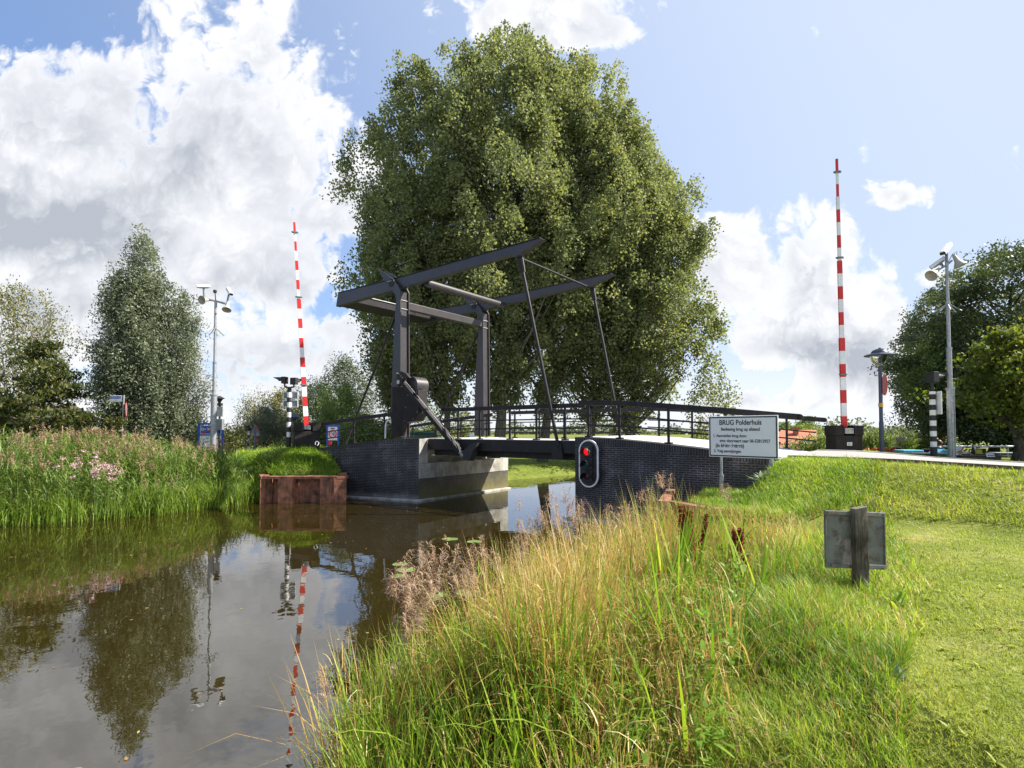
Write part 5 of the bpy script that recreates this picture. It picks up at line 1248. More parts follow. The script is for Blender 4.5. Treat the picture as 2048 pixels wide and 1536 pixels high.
tree('weeping_birch', 'weeping birch with trailing pale strands behind the triangle signs', 'tree', 508, 42, 790, [(.05, .9), (.5, 1.1), (.8, .9), (1, .3)], MAT['birch'], MAT['barkbirch'], .09, 110, 55, (.15, .05), (.34, 1.1), 45, ascend=1.0, hang=1.1, nlimb=30)
tree('olive_tree', 'olive brown round tree behind the banded signal post', 'tree', 560, 43, 782, [(.05, 1.2), (.5, 1.9), (.8, 1.3), (1, .3)], MAT['birch'], MAT['bark2'], .12, 170, 60, (.16, .09), (.55, .6), 46, nlimb=24)
bush('pollard_willow', 'dense dark green pollard willow behind the triangle signs', 533, 38, 818, 1.35, MAT['willow'], 47, 170, (.16, .04), low=.25)
tree('bushy_willow', 'yellowish bushy willow between the raised barrier and the back stay', 'tree', 632, 41, 768, [(.05, 1.5), (.4, 2.2), (.75, 1.6), (1, .4)], MAT['bush'], MAT['bark2'], .14, 240, 60, (.18, .055), (.55, .8), 48, hang=.4, nlimb=24)
tree('bushy_willow', 'pale green bushy willow directly behind the lower back stay', 'tree', 682, 39, 775, [(.05, 1.3), (.4, 1.8), (.75, 1.3), (1, .3)], MAT['bush'], MAT['bark2'], .14, 190, 60, (.18, .055), (.55, .8), 49, hang=.4, nlimb=24)
tree('grey_willow', 'tall grey willow showing left of the poplar clump', 'tree', 690, 50, 712, [(.05, 1.8), (.4, 2.7), (.75, 1.9), (1, .5)], MAT['darkleaf'], MAT['bark2'], .2, 300, 60, (.22, .08), (.7, .9), 50, nlimb=24)
for i, (px, Y, top, wr, nm) in enumerate([(720, 34, 833, 1.5, 'bright shrub behind the middle of the sloping railing'), (765, 33.5, 845, 1.3, 'low bright shrub left of the white grab rail'), (640, 36, 845, 1.5, 'bright low shrub above the sixty zone sign'),
        (845, 45, 800, 1.9, 'yellow green shrub above the dark green container'), (925, 46, 822, 2.2, 'yellow flowered shrub left of the far gate post')]):
    bush('garden_shrub', nm, px, Y, top, wr, MAT['bush'] if i != 4 else MAT['limeleaf'], 60+i, 150, (.13, .07), group='bright shrubs behind the bridge')
# right bank trees
tree('elm_tree', 'tall dark elm with ragged feathery branches at the picture edge', 'tree', 2035, 27, 478, [(.12, 2.2), (.3, 3.6), (.55, 4.0), (.8, 2.9), (.93, 1.9), (1, .6)], MAT['darkleaf'], MAT['bark2'], .28, 620, 85, (.15, .09), (.7, .36), 71, ascend=.8, nlimb=70, lob=.28, bough=(90, 1.25, .5))
tree('round_elm', 'rounded grey green tree behind the disc lamp and banded post', 'tree', 1880, 34, 590, [(.13, 1.3), (.28, 2.5), (.55, 2.7), (.8, 1.9), (1, .4)], MAT['willow'], MAT['bark2'], .2, 420, 80, (.15, .09), (.5, .55), 72, nlimb=40, bough=(70, .9, .8))
tree('dark_maple', 'dense dark maple filling the gap behind the thick camera mast', 'tree', 1985, 26.5, 660, [(.08, 2.0), (.3, 2.7), (.6, 2.5), (.85, 1.6), (1, .4)], MAT['darkleaf'], MAT['bark2'], .2, 420, 85, (.15, .11), (.5, .45), 73, nlimb=40, bough=(70, .9, .6))
tree('hornbeam_tree', 'sunlit yellow green hornbeam crossed by the top of the thick mast', 'tree', 1893, 28, 655, [(.25, .9), (.5, 1.6), (.75, 1.5), (1, .4)], MAT['bush'], MAT['bark2'], .12, 130, 55, (.15, .09), (.75, .30), 74, ascend=.5, nlimb=30)
tree('lime_tree', 'yellow tinged lime tree with a bare grey trunk on the terrace', 'tree', 2030, 18.5, 645, [(.28, .9), (.45, 1.45), (.7, 1.15), (.9, .6), (1, .15)], MAT['limeleaf'], MAT['bark2'], .155, 190, 46, (.13, .11), (.36, .26), 75, ascend=.9, nlimb=30, trunk_top=.75, lob=.42, inner=.2, bough=(34, .62, .32))
tree('lime_tree', 'second lime tree whose trunk stands at the very edge of the photo', 'tree', 2085, 19.0, 630, [(.28, 1.1), (.45, 1.6), (.7, 1.3), (.9, .6), (1, .2)], MAT['limeleaf'], MAT['bark2'], .16, 210, 50, (.13, .11), (.36, .26), 76, ascend=.9, nlimb=30, trunk_top=.7, lob=.4, inner=.2, bough=(36, .65, .32))
bush('far_bush', 'blue green round bush beyond the notice board', 1838, 45, 868, 2.0, MAT['willow'], 81, 110, (.2, .1))
bush('lime_bush', 'light yellow green bush left of the seated people', 1846, 27, 885, .8, MAT['limeleaf'], 82, 60, (.1, .06))
bush('far_tree', 'small round tree above the orange roofed house', 1612, 80, 836, 1.7, MAT['bush'], 83, 70, (.3, .18), cat='tree', cl=(.7, .8))
bush('hedge_bush', 'green hedge above the orange tiled roof', 1585, 78, 848, 4.2, MAT['bush'], 84, 150, (.3, .18), cl=(.8, .6))
bush('orchard_bush', 'leafy bush between the tiled roof and the charcoal barrier box', 1650, 40, 872, 1.6, MAT['bush'], 85, 110, (.16, .07))
def maize(name, label, px0, px1, Y, top, n, seed):
    rng = np.random.default_rng(seed); a, b = P(px0, 900, Y), P(px1, 900, Y); r = thing(name, (a.x*.5+b.x*.5, Y, T(a.x*.5+b.x*.5, Y)), label, 'plant'); bk = Bulk()
    X = rng.uniform(a.x, b.x, n); YY_ = Y+rng.uniform(-.3, 1.2, n); h = (P(px0, top, Y).z-T((a.x+b.x)/2, Y))*rng.uniform(.65, 1.05, n)
    root = np.stack([X, YY_, terrain(X, YY_)], -1); az = rng.uniform(0, 6.28, n)
    bk.rib(root, az, h, .03, R(86), .1, 3, 0, rng=rng)
    for k in range(9):
        f = rng.uniform(.25, .98, n); rt = root+np.stack([0*X, 0*X, h*f], -1)
        bk.rib(rt, rng.uniform(0, 6.28, n), rng.uniform(.3, .6, n), .045, R(65), 1.9, 4, 0, rng=rng)
    bk.build('leaves', MAT['bush'], r)
    return r
maize('tall_leafy_plant', 'tall arching green plants just right of the charcoal barrier box', 1716, 1775, 20.5, 858, 70, 91)
maize('tall_leafy_plant', 'green arching plants behind the far railing left of the charcoal box', 1565, 1665, 22.5, 872, 110, 92)
maize('tall_leafy_plant', 'leafy green stems between the lamp post and the notice board', 1772, 1830, 23.0, 865, 60, 93)
# red geraniums by the planter
q = P(1760, 906, 19.5); r = thing('red_geranium', q, 'scarlet geraniums in a white pot at the foot of the slate lamp post', 'flowers'); bk = Bulk()
C = np.array(q)+RNG.normal(size=(420, 3))*np.array([.19, .1, .055])+np.array([.02, 0, .06]); bk.leaves(C, .07, .07); bk.build('blossom', MAT['redleaf'], r); bk = Bulk()
C = np.array(q)+RNG.normal(size=(200, 3))*np.array([.22, .12, .05])+np.array([0, .05, -.02]); bk.leaves(C, .07, .06); bk.build('leaves', MAT['bush'], r)
m1 = MB(); m1._lathe(Vector((q.x+.1, q.y, q.z-.22)), [(.1, 0), (.16, .2), (.17, .22), (.14, .2), (0, .19)], 16, 0, ZV); obj('pot', m1, MAT['white'], r, smooth_a=40)
# far line of woods on the horizon
bk = Bulk(); rng = np.random.default_rng(95); n = 26000
X = rng.uniform(-330, 330, n); hmod = 3.2+2.2*np.sin(X*.05)+1.6*np.sin(X*.17+1)+1.2*np.sin(X*.43+2); Z_ = .5+np.abs(rng.normal(size=n))**.8*np.clip(hmod, 1.2, 9)*.55
bk.leaves(np.stack([X, 250+rng.uniform(-6, 6, n), np.minimum(Z_, hmod+1.5)], -1), 1.5, 1.0, tint=rng.uniform(0, 1, n))
tag(bk.build('treeline', MAT['willow']), 'distant wooded line along the polder horizon', 'trees', kind='stuff')

# ------------------------------------------------------------------ reeds of the left bank
rng = np.random.default_rng(101); bk = Bulk()
LB = np.array(BLp[1:6], float); seg = np.linalg.norm(np.diff(LB, axis=0), axis=1); cum = np.concatenate([[0], np.cumsum(seg)])
def along(poly, cum, s):
    i = np.clip(np.searchsorted(cum, s, side='right')-1, 0, len(cum)-2); f = (s-cum[i])/(cum[i+1]-cum[i]); return poly[i]+(poly[i+1]-poly[i])*f[:, None], i
nst = 5200
s_ = rng.uniform(2.5, cum[3]+.9, nst); p_, i_ = along(LB, cum, s_); d_ = LB[i_+1]-LB[i_]; d_ = d_/np.linalg.norm(d_, axis=1)[:, None]; nv = np.stack([-d_[:, 1], d_[:, 0]], -1)
off = rng.uniform(-.45, 4.6, nst)**1.0; p_ = p_+nv*off[:, None]+rng.normal(size=(nst, 2))*.15
keep = (p_[:, 0] < -9.6) & (p_[:, 1] < 23.2); p_ = p_[keep]; off = off[keep]; nst = len(p_)
zt = np.maximum(terrain(p_[:, 0], p_[:, 1]), 0)
hh = np.where(p_[:, 0] > -12.8, np.interp(p_[:, 0], [-12.8, -11.3, -10.2], [1.25, .9, .5]), 1.30)+np.where(p_[:, 0] < -11.8, .25*np.sin(p_[:, 0]*1.1)+.12, 0)
hh = hh*rng.uniform(.72, 1.1, nst)*np.where(off < .3, .85, 1); hh = hh+np.where(off < .8, .65, .0)*np.where(p_[:, 0] > -11.8, .3, 1)
root = np.concatenate([p_, (zt-.05)[:, None]], 1); az = rng.uniform(0, 6.28, nst); tin = rng.uniform(0, 1, nst)
bk.rib(root, az, hh, .014, R(88), rng.uniform(.0, .22, nst), 4, 0, tint=tin, rng=rng)
for k in range(7):
    f = rng.uniform(.22, .97, nst); rt = root+np.stack([np.cos(az)*f*hh*.06, np.sin(az)*f*hh*.06, hh*f], -1)
    bk.rib(rt, rng.uniform(0, 6.28, nst), rng.uniform(.3, .68, nst), rng.uniform(.018, .036, nst), rng.uniform(R(30), R(75), nst), rng.uniform(.5, 2.1, nst), 3, 0, tint=tin, rng=rng)
pl = np.where((rng.uniform(size=nst) < .24) & (hh > .95))[0]
for k in range(26):
    f = rng.uniform(.0, .30, len(pl)); rt = root[pl]+np.stack([np.cos(az[pl])*hh[pl]*.08, np.sin(az[pl])*hh[pl]*.08, hh[pl]*.93+f], -1)
    bk.rib(rt, az[pl]+rng.normal(size=len(pl))*1.0, rng.uniform(.08, .2, len(pl)), .024, rng.uniform(R(20), R(80), len(pl)), 1.6, 2, 1, rng=rng)
tag(bk.build('reed_bed', [MAT['reedleaf'], MAT['plume']]), 'tall green reeds with tan plumes along the far bank', 'reeds', kind='stuff')
bk = Bulk(); nb = 5200; s_ = rng.uniform(2.5, cum[3]+.6, nb); p_, i_ = along(LB, cum, s_); d_ = LB[i_+1]-LB[i_]; d_ /= np.linalg.norm(d_, axis=1)[:, None]; nv = np.stack([-d_[:, 1], d_[:, 0]], -1)
clump = .5+.5*np.sin(s_*3.1)+.4*np.sin(s_*7.7+1); p_ = p_+nv*rng.uniform(-.55, .5, nb)[:, None]
root = np.concatenate([p_, np.full((nb, 1), -.02)], 1); az = rng.uniform(0, 6.28, nb)
bk.rib(root, az, rng.uniform(.7, 1.25, nb)*(.75+.25*np.clip(clump, 0, 1)), rng.uniform(.014, .026, nb), rng.uniform(R(70), R(90), nb), rng.uniform(.0, .9, nb), 4, 0, rng=rng)
tag(bk.build('waterside_blades', MAT['blade']), 'bright upright blades standing in the water before the far reeds', 'water plants', kind='stuff')
def flowers(label, px, py, Y, n, seed):
    rng = np.random.default_rng(seed); q = P(px, py, Y); r = thing('hemp_agrimony', Vector((q.x, q.y, T(q.x, q.y))), label, 'flowers', 'pink flower clumps in the reeds'); b1, b2 = Bulk(), Bulk()
    C = np.array(q)+rng.normal(size=(n, 3))*np.array([.34, .12, .15]); root = C*np.array([1, 1, 0])+np.array([0, .1, .3])
    b1.rib(root, rng.uniform(0, 6.28, n), C[:, 2]-.3, .012, R(89), .05, 3, 0, rng=rng)
    cl = np.repeat(C, 26, 0)+rng.normal(size=(n*26, 3))*np.array([.05, .05, .022]); b2.leaves(cl, .035, .035, rng=rng)
    lv = np.repeat(root, 10, 0)+(np.repeat(C-root, 10, 0))*rng.uniform(.4, .95, (n*10, 1))+rng.normal(size=(n*10, 3))*.05; b1.leaves(lv, .11, .035, rng=rng)
    b1.build('stems', MAT['reedleaf'], r); b2.build('blossom', MAT['pink'], r)
flowers('largest dusty pink flower clump among the reeds below the street name sign', 205, 940, 15.75, 26, 111)
flowers('small pink flower patch set apart lower beside the large pink clump', 168, 925, 15.9, 11, 112)

# ------------------------------------------------------------------ near bank: lawn, tall grass, dry reeds
LINE = [(2.2, 1.35), (2.6, 1.62), (3.6, 2.30), (5.7, 4.02), (8.0, 5.4), (11, 7.2), (13.5, 8.3)]
def xb(y): return lerp_tab(y, LINE)
def polar(n, r0, r1, a0, a1, rng):
    r_ = r0*(r1/r0)**rng.uniform(size=n); a = rng.uniform(a0, a1, n); return r_*np.sin(a), r_*np.cos(a), r_
def roadsd(x, y):
    rx, ry = x-CR.x, y-CR.y; return rx*AX.x+ry*AX.y, rx*PX.x+ry*PX.y
def offroad(x, y):
    s, d = roadsd(x, y); return ((d < .15) | (d > WID-.2)) & ~((s < 5.95) & (s > -12.2) & (d > -.03) & (d < WID+.3))
def patch(x, y, f=1.0): return .5+.25*np.sin(x*2.3*f+1.3*np.sin(y*1.9*f))+.25*np.sin(y*3.1*f+1.7*np.sin(x*2.7*f+.5))
rng = np.random.default_rng(121); bk = Bulk()
x, y, r_ = polar(420000, 2.0, 19, R(-12), R(60), rng)
sd = poly_sd(x, y); k = (x > xb(y)+rng.normal(size=len(x))*.10) & (sd > .3) & offroad(x, y) & (y < 17)
x, y, r_ = x[k], y[k], r_[k]; s, d = roadsd(x, y); n = len(x)
slope_ = (s > 5.7) & (d < -.55) & (d > -3.4)
ln = np.where(slope_, rng.uniform(.08, .19, n), rng.uniform(.03, .065, n))*(.7+.6*patch(x, y, .8)); dry = patch(x, y, .55)*.6+patch(x+5, y, 1.9)*.4
dry = np.clip((dry-.52)*2.6, 0, 1)*np.where(slope_, .25, 1)
root = np.stack([x, y, terrain(x, y)-.005], -1)
st = rng.uniform(size=n) < dry*.55
for mi, kk in ((0, ~st), (1, st)):
    m_ = kk.sum(); bk.rib(root[kk], rng.uniform(0, 6.28, m_), ln[kk], .0042*np.sqrt(np.maximum(r_[kk], 3)/3)*np.where(slope_[kk], 1.5, 1), rng.uniform(R(25), R(80), m_) if mi == 0 else rng.uniform(R(2), R(45), m_), rng.uniform(0, 1.3, m_), 2, mi, tint=np.clip(patch(x[kk], y[kk], 1.3)*.7+dry[kk]*.3, 0, 1), rng=rng)
nw = 500; xw, yw, rw = polar(nw, 2.3, 9, R(8), R(48), rng); k = (xw > xb(yw)-.2) & offroad(xw, yw); xw, yw = np.repeat(xw[k], 7), np.repeat(yw[k], 7); nw = len(xw)
bk.rib(np.stack([xw, yw, terrain(xw, yw)+.005], -1), rng.uniform(0, 6.28, nw), rng.uniform(.03, .085, nw), rng.uniform(.012, .022, nw), rng.uniform(R(10), R(50), nw), rng.uniform(.2, 1.0, nw), 3, 0, rnd=rng.uniform(.2, .7, nw), tint=.45, rng=rng)
tag(bk.build('lawn_grass', [MAT['lawn'], MAT['straw']]), 'short mown yellow green lawn with dry patches', 'grass', kind='stuff')
rng = np.random.default_rng(122); bk = Bulk()
x, y, r_ = polar(300000, 2.0, 15, R(-30), R(48), rng); sd = poly_sd(x, y)
k = (x < xb(y)+.12+.2*patch(x, y, 2)) & (sd > .55+.5*patch(x, y, 1.2)) & (y < 14.6) & offroad(x, y); x, y, r_, sd = x[k], y[k], r_[k], sd[k]; n = len(x)
pf = (np.hypot(x-4.6, y-12.6) < 2.6); ed = np.clip((xb(y)-x)/1.2, 0, 1)
ln = np.where(pf, rng.uniform(.06, .18, n), rng.uniform(.12, .36, n)*(.45+.75*ed)*(.6+.8*patch(x, y, 1.4)))
root = np.stack([x, y, terrain(x, y)-.01], -1); st = rng.uniform(size=n) < np.where(pf, .05, .14)
for mi, kk in ((0, ~st), (1, st)):
    m_ = kk.sum(); bk.rib(root[kk], rng.uniform(0, 6.28, m_), ln[kk], .0052*np.sqrt(np.maximum(r_[kk], 3)/3), rng.uniform(R(48), R(88), m_), rng.uniform(.1, 1.5, m_), 3, mi, tint=patch(x[kk], y[kk], .9), rng=rng)
n = 26000; a_ = rng.uniform(0, 6.28, n); q_ = 2.9*np.sqrt(rng.uniform(size=n)); x = 5.2+q_*np.cos(a_); y = 12.9+q_*np.sin(a_); k = (poly_sd(x, y) > .1) & offroad(x, y); x, y = x[k], y[k]; n = len(x)
bk.rib(np.stack([x, y, terrain(x, y)-.01], -1), rng.uniform(0, 6.28, n), rng.uniform(.07, .2, n), .009, rng.uniform(R(35), R(85), n), rng.uniform(.3, 1.6, n), 3, 0, tint=patch(x, y), rng=rng)
tag(bk.build('tall_grass', [MAT['blade'], MAT['straw']]), 'long unmown green grass between lawn and reeds', 'grass', kind='stuff')
# dry and green reed stems on the water's edge
rng = np.random.default_rng(123); bk = Bulk()
BR = np.array(BRp[7:15], float)[::-1]; seg = np.linalg.norm(np.diff(BR, axis=0), axis=1); cumR = np.concatenate([[0], np.cumsum(seg)])
n = 30000; s_ = rng.uniform(.4, cumR[5]+.2, n); p_, i_ = along(BR, cumR, s_); d_ = BR[i_+1]-BR[i_]; d_ /= np.linalg.norm(d_, axis=1)[:, None]; nv = np.stack([d_[:, 1], -d_[:, 0]], -1)
off = rng.uniform(-.40, 2.35, n)+.25*np.sin(s_*2.3); p_ = p_+nv*off[:, None]
ptc = patch(p_[:, 0], p_[:, 1], .8); k = (rng.uniform(size=n) < np.clip(1.25-off*.38+.3*ptc, 0, 1)) & (p_[:, 1] > 2.1); k &= (p_[:, 0]/p_[:, 1] < .30+.035*(p_[:, 1]-3)+.06*rng.normal(size=n)); p_, off, ptc = p_[k], off[k], ptc[k]; n = len(p_)
z = np.maximum(terrain(p_[:, 0], p_[:, 1]), -.05); target = np.where(off < 1.1, rng.uniform(.75, 1.5, n), rng.uniform(.4, 1.05, n)*(1.15-.18*off))
near = np.clip((p_[:, 1]-2.2)/2.0, .5, 1)
inpf = np.hypot(p_[:, 0]-4.7, p_[:, 1]-12.6) < 3.3; target = np.where(inpf, .12, target*np.where((p_[:, 1] > 8.6), .72, 1))
target = target*(1+.06*np.clip((p_[:, 1]-5.2)/1.2, 0, 1)*(p_[:, 1] < 8.8)*(off < 1.6))*(.72+.5*patch(p_[:, 0]*1.7+3, p_[:, 1]*1.7, 1.0)); ln = np.maximum(target*near, .12); root = np.concatenate([p_, z[:, None]], 1)
st = rng.uniform(size=n) < np.clip(.57+.85*(ptc-.40)+.14*((p_[:, 1] > 3.4) & (off < 1.7)), .15, .92)
for mi, kk in ((0, ~st), (1, st)):
    m_ = kk.sum(); bk.rib(root[kk], rng.uniform(0, 6.28, m_), ln[kk], rng.uniform(.006, .019, m_)*np.where(mi, .85, 1.1), rng.uniform(R(72), R(90), m_), np.where(rng.uniform(size=m_) < .25, rng.uniform(.9, 2.6, m_), rng.uniform(0, .45, m_)), 4, mi, tint=ptc[kk], rng=rng)
kk = rng.uniform(size=n) < .5; m_ = kk.sum()
for q_ in range(2):
    rt = root[kk]+np.stack([np.zeros(m_), np.zeros(m_), ln[kk]*rng.uniform(.25, .85, m_)], -1)
    bk.rib(rt, rng.uniform(0, 6.28, m_), rng.uniform(.12, .34, m_), rng.uniform(.005, .011, m_), rng.uniform(R(30), R(75), m_), rng.uniform(.8, 2.6, m_), 4, 1 if q_ == 0 else 0, rng=rng)
# plumes
HEADS = [(860,1165,5.4,34,80),(805,1200,5.1,20,50),(905,1120,5.9,2,10),(930,1185,5.7,8,30),(1085,1060,7.3,26,60),(1120,1030,7.6,14,45),(1050,1100,7.0,14,34),(1235,1040,8.2,16,34),(1335,975,9.2,8,18),(1310,1020,8.8,14,26),(980,1130,6.2,14,50),(1180,1090,7.4,14,50),(1160,1040,8.0,4,14),(1445,985,9.6,3,14),(1455,1000,9.0,2,8),(660,1385,4.6,3,16),(755,1375,4.5,4,18),(1080,1190,6.3,10,45),(820,1260,5.0,10,40)]
for hx, hy, hY, cnt, spr in HEADS:
    for k_ in range(cnt):
        h_ = P(hx+rng.normal()*spr*.55, hy+rng.normal()*spr*.38, hY+rng.normal()*.18); gz = max(T(h_.x, h_.y), -.03); L_ = h_.z-gz
        if L_ < .3: continue
        a = rng.uniform(0, 6.28); bs = np.array([[h_.x-.06*math.cos(a), h_.y-.06*math.sin(a), gz]])
        bk.rib(bs, a, L_, .007, R(87), .08, 4, 1, rng=rng)
        nr = 34; f = rng.uniform(0, .22, nr); rt = np.array([[h_.x, h_.y, h_.z-.04]])+np.stack([f*.25*math.cos(a), f*.25*math.sin(a), f], -1)
        bk.rib(rt, a+rng.normal(size=nr)*1.1, rng.uniform(.06, .15, nr)*(1.25-f*3), .0085, rng.uniform(R(15), R(80), nr), rng.uniform(1.2, 2.4, nr), 3, 2, rng=rng)
nb = 1500; s_ = rng.uniform(.6, cumR[5], nb); pb_, i_ = along(BR, cumR, s_); d_ = BR[i_+1]-BR[i_]; d_ /= np.linalg.norm(d_, axis=1)[:, None]; pb_ = pb_+np.stack([d_[:, 1], -d_[:, 0]], -1)*rng.uniform(-.3, 1.9, nb)[:, None]
k = (patch(pb_[:, 0]*2, pb_[:, 1]*2) > .45) & (pb_[:, 1] > 2.9) & (pb_[:, 0]/pb_[:, 1] < .42) & (pb_[:, 1] < 9.2); pb_ = pb_[k]; nb = len(pb_)
bk.rib(np.concatenate([pb_, np.maximum(terrain(pb_[:, 0], pb_[:, 1]), -.05)[:, None]], 1), rng.uniform(0, 6.28, nb), rng.uniform(.7, 1.35, nb)*np.clip((pb_[:, 1]-1.6)/2.2, .5, 1), rng.uniform(.016, .030, nb), rng.uniform(R(70), R(89), nb), np.where(rng.uniform(size=nb) < .3, 1.6, .35), 6, 0, rnd=rng.uniform(.0, .8, nb), tint=rng.uniform(.1, .7, nb), rng=rng)
nb = 5000; j_ = rng.integers(0, n, nb); rt = root[j_]+rng.normal(size=(nb, 3))*np.array([.08, .08, 0])
bk.rib(rt, rng.uniform(0, 6.28, nb), rng.uniform(.2, .6, nb), rng.uniform(.008, .02, nb), rng.uniform(R(30), R(88), nb), rng.uniform(.5, 2.8, nb), 5, 2, rnd=rng.uniform(0, .5, nb), tint=rng.uniform(0, .5, nb), rng=rng)
tag(bk.build('dry_reeds', [MAT['blade'], MAT['straw'], MAT['plume']]), 'straw coloured reeds with feathery heads on the near water edge', 'reeds', kind='stuff')
rng = np.random.default_rng(124); bk = Bulk(); n = 3600
x = rng.uniform(-1.5, .5, n); y = rng.uniform(2.5, 4.9, n); sd = poly_sd(x, y); k = (sd > -.45) & (sd < 1.2) & (x/y > -.29) & (x/y < -.02+.14*rng.uniform(-1, 1, n)); x, y = x[k], y[k]; n = len(x)
bk.rib(np.stack([x, y, np.maximum(terrain(x, y), -.05)], -1), rng.uniform(0, 6.28, n), rng.uniform(.75, 1.3, n)*np.clip(.55+.42*(y-2.5), .55, 1), rng.uniform(.013, .025, n), rng.uniform(R(74), R(89), n), rng.uniform(.0, .8, n), 5, 0, rng=rng)
tag(bk.build('sedge_blades', MAT['blade']), 'broad bright green sedge at the nearest water edge', 'water plants', kind='stuff')
# embankment and mound grass
rng = np.random.default_rng(125); bk = Bulk(); n = 70000
x = rng.uniform(-13.5, -5.2, n); y = rng.uniform(19.5, 26, n); sd = poly_sd(x, y); k = (sd > .12) & offroad(x, y); x, y = x[k], y[k]
rel = np.stack([x-CL.x, y-CL.y], -1); tw_ = rel@np.array([WL.x, WL.y]); tn_ = rel@np.array([WLN.x, WLN.y]); k = ~((tn_ > -.05) & (tw_ < 5.4)); x, y = x[k], y[k]; n = len(x)
bk.rib(np.stack([x, y, terrain(x, y)-.01], -1), rng.uniform(0, 6.28, n), rng.uniform(.10, .36, n)*(.5+.9*patch(x, y, 1.7)), .017, rng.uniform(R(30), R(85), n), rng.uniform(.3, 1.7, n), 3, 0, tint=patch(x, y), rng=rng)
n = 26000; s = rng.uniform(6, 26, n); d = WID+rng.uniform(-.25, 3.2, n); x = CR.x+AX.x*s+PX.x*d; y = CR.y+AX.y*s+PX.y*d
bk.rib(np.stack([x, y, terrain(x, y)-.01], -1), rng.uniform(0, 6.28, n), rng.uniform(.05, .13, n), .014, rng.uniform(R(30), R(85), n), rng.uniform(.3, 1.5, n), 2, 0, tint=patch(x, y), rng=rng)
n = 22000; x = rng.uniform(-3, 8, n); y = rng.uniform(29, 42, n); k = poly_sd(x, y) > .25; x, y = x[k], y[k]; n = len(x)
bk.rib(np.stack([x, y, terrain(x, y)-.01], -1), rng.uniform(0, 6.28, n), rng.uniform(.03, .08, n), .03, rng.uniform(R(30), R(85), n), rng.uniform(.3, 1.5, n), 2, 0, tint=patch(x, y), rng=rng)
tag(bk.build('bank_grass', MAT['blade']), 'lush green grass on the bridge mounds and far bank', 'grass', kind='stuff')

# ------------------------------------------------------------------ single plants of the near bank
def dock(label, px, py_top, Y, spread, n_st, seed, hgt):
    rng = np.random.default_rng(seed); tp = P(px, py_top, Y); g = max(T(tp.x, tp.y), 0); r = thing('dock_plant', (tp.x, tp.y, g), label, 'dock plant', 'rust brown dock plants'); b1, b2, b3 = Bulk(), Bulk(), Bulk()
    H = tp.z-g
    for k in range(n_st):
        a = rng.uniform(0, 6.28); h_ = H*rng.uniform(.62, 1.0); ln = rng.uniform(.05, spread); base = np.array([tp.x, tp.y, g]); tip = np.array([tp.x+ln*math.cos(a), tp.y+ln*math.sin(a), g+h_])
        b1.rib(base[None], a, h_*1.01, .012, math.atan2(h_, ln), .03, 4, 0, rng=rng)
        m_ = int(1300*h_); f = rng.uniform(hgt, 1, m_)**.9; C = base+(tip-base)*f[:, None]+rng.normal(size=(m_, 3))*np.array([.03, .03, .02])*(1.3-f)[:, None]
        wh = np.round(f*22)/22; C[:, 2] = C[:, 2]*.7+(g+(tip[2]-g)*wh)*.3
        b2.leaves(C, .024, .018, rng=rng)
    m_ = 16; b3.rib(np.repeat(np.array([[tp.x, tp.y, g+.05]]), m_, 0)+np.stack([np.zeros(m_), np.zeros(m_), rng.uniform(0, .4, m_)], -1), rng.uniform(0, 6.28, m_), rng.uniform(.22, .42, m_), rng.uniform(.03, .055, m_), rng.uniform(R(40), R(75), m_), 1.5, 6, 0, rng=rng)
    b1.build('stem', MAT['docksd'], r); b2.build('seed_heads', MAT['docksd'], r); b3.build('leaves', MAT['reedleaf'], r)
dock('tall rust red dock seed head before the lower sheet piling', 1385, 1000, 6.4, .24, 13, 131, .25)
dock('darker thinner dock plant right of the rust red one', 1475, 1060, 6.1, .16, 8, 132, .2)
def clump(name, label, px, py, Y, n, ln, wd, seed, mat, e=(62, 86), bend=.5, cat='plant'):
    rng = np.random.default_rng(seed); q = P(px, py, Y); g = max(T(q.x, q.y), 0); r = thing(name, (q.x, q.y, g), label, cat); bk = Bulk()
    root = np.array([q.x, q.y, g])+rng.normal(size=(n, 3))*np.array([.07, .07, 0])
    bk.rib(root, np.linspace(0, 6.283, n, endpoint=False)+rng.normal(size=n)*.4, rng.uniform(.7, 1.05, n)*ln, wd*rng.uniform(.8, 1.2, n), rng.uniform(R(e[0]), R(e[1]), n), rng.uniform(.0, bend, n), 6, 0, rng=rng)
    bk.build('leaves', mat, r); return r
clump('bulrush_clump', 'broad bladed bulrush with bent grey tips beside the red dock', 1350, 1200, 5.9, 20, 1.4, .052, 141, MAT['blade'], (72, 88), .6)
clump('bulrush_clump', 'leaning single broad green blades right of the dark dock', 1510, 1250, 5.4, 8, 1.05, .048, 142, MAT['blade'], (70, 86), .5)
clump('butterbur_plant', 'grey green rosette of ragged leaves at the foot of the white sign post', 1525, 1012, 12.2, 26, .34, .11, 143, MAT['greyleaf'], (15, 70), 1.4)
clump('plantain_weed', 'small silvery weed at the ragged edge of the lawn', 1782, 1365, 3.55, 9, .15, .03, 144, MAT['greyleaf'], (45, 85), .7)
clump('broadleaf_weed', 'green rosette of pointed leaves in the lawn edge below the old sign', 1800, 1225, 5.0, 14, .24, .035, 145, MAT['blade'], (20, 70), .9)
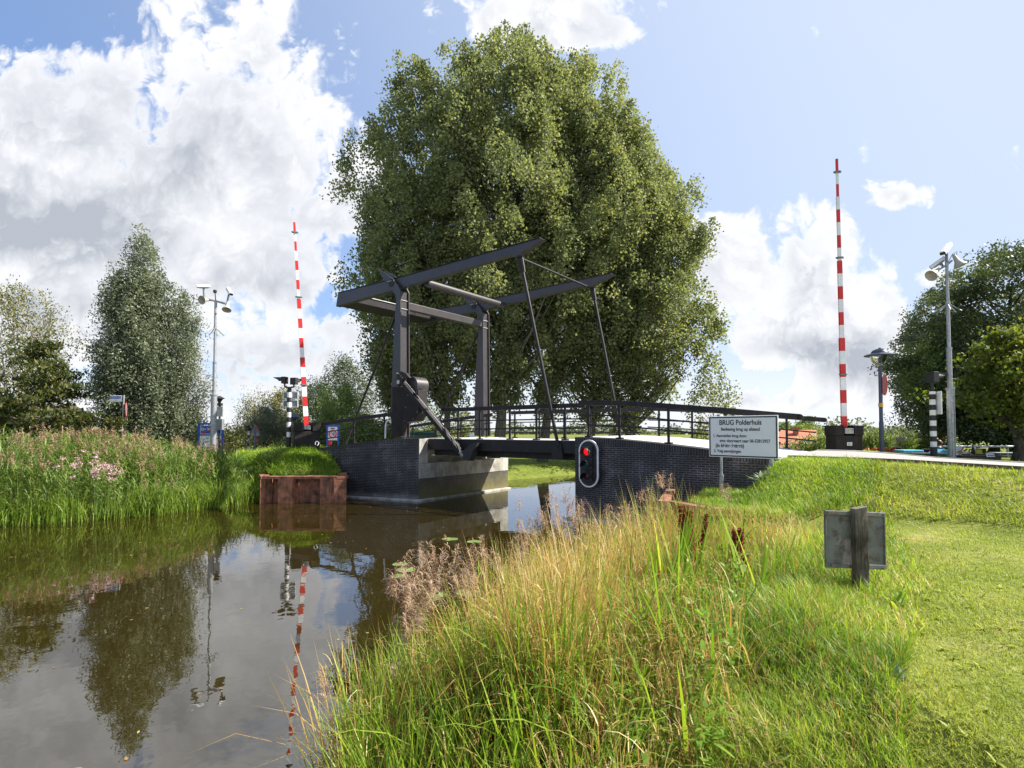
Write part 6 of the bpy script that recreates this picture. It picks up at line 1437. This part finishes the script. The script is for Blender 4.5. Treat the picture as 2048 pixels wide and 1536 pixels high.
def lily(px, py, rad, label, seed):
    rng = random.Random(seed); rr = ray(px, py); q = CAM+rr*((CAMZ-.012)/-rr.z); m1 = MB(); n_ = 20; a0 = rng.uniform(0, 6.28)
    vs = [Vector((q.x, q.y, .006))]+[Vector((q.x+rad*math.cos(a0+.2+(6.283-.4)*j/n_)*(1+.05*rng.uniform(-1, 1)), q.y+rad*math.sin(a0+.2+(6.283-.4)*j/n_), .007+.012*rng.uniform(0, 1))) for j in range(n_+1)]
    m1.add(vs, [(0, j+1, j+2) for j in range(n_)]); o = solo('lily_pad', m1, MAT['lily'], label, 'lily pad', 'floating lily pads'); s_ = o.modifiers.new('solid', 'SOLIDIFY'); s_.thickness = .004
MAT['lily'] = paint('lily_pad_green', (.13, .19, .055), .35, .4, 6)
lily(698, 1437, .13, 'dark green lily pad nearest the camera, farther of the pair at the bottom water edge', 1); lily(697, 1463, .12, 'yellowish lily pad touching the pair partner at the bottom water edge', 2)
lily(872, 1190, .17, 'lily pad half hidden behind the feathery reed heads', 3); lily(935, 1185, .20, 'wide pale lily pad just right of the feathery reed heads', 4)
lily(900, 1078, .20, 'lily pad floating farthest from the bank below the pale wall reflection', 5); lily(948, 1083, .18, 'lily pad right beside the farthest floating one', 6)
lily(800, 1128, .16, 'upper pad of the stacked trio above the plumes', 7); lily(812, 1139, .19, 'middle pad of the stacked trio above the plumes', 8); lily(796, 1152, .15, 'lowest pad of the stacked trio above the plumes', 9)

rng = np.random.default_rng(151); n = 260; x = rng.uniform(-14, 3, n); y = rng.uniform(4, 24, n); k = poly_sd(x, y) < -.25; x, y = x[k], y[k]; n = len(x); a = rng.uniform(0, 6.28, n); l_ = rng.uniform(.01, .035, n)
ca, sa = np.cos(a)*l_, np.sin(a)*l_; z = np.full(n, .005)
V = np.stack([np.stack([x-ca, y-sa, z], -1), np.stack([x+sa*.5, y-ca*.5, z], -1), np.stack([x+ca, y+sa, z+.004], -1), np.stack([x-sa*.5, y+ca*.5, z], -1)], 1).reshape(-1, 3)
tag(bulk('floating_leaves', V, [np.arange(4*n).reshape(n, 4)], MAT['straw'], rnd=np.repeat(rng.uniform(0, 1, n), 4), tint=np.repeat(rng.uniform(0, 1, n), 4)), 'small dead leaves floating on the canal', 'leaves', kind='stuff')

rng = np.random.default_rng(161); bk = Bulk(); n = 130; y = rng.uniform(2.7, 6.2, n); x = y*rng.uniform(-.02, .42, n); k = poly_sd(x, y) > .25; x, y = x[k], y[k]; n = len(x)
h = rng.uniform(.35, .85, n)*np.clip((y-1.9)/1.6, .5, 1); root = np.stack([x, y, terrain(x, y)], -1); az = rng.uniform(0, 6.28, n); bk.rib(root, az, h, .008, R(85), .12, 4, 0, rnd=.1, rng=rng)
for k in range(11):
    f = rng.uniform(.35, 1.0, n); bk.rib(root+np.stack([0*x, 0*x, h*f], -1), rng.uniform(0, 6.28, n), rng.uniform(.05, .11, n), rng.uniform(.022, .042, n), rng.uniform(R(5), R(50), n), rng.uniform(.2, 1.1, n), 4, 0, rnd=rng.uniform(0, .6, n), tint=.25, rng=rng)
tag(bk.build('bank_herbs', MAT['blade']), 'leafy green weeds mixed among the near reeds', 'weeds', kind='stuff')
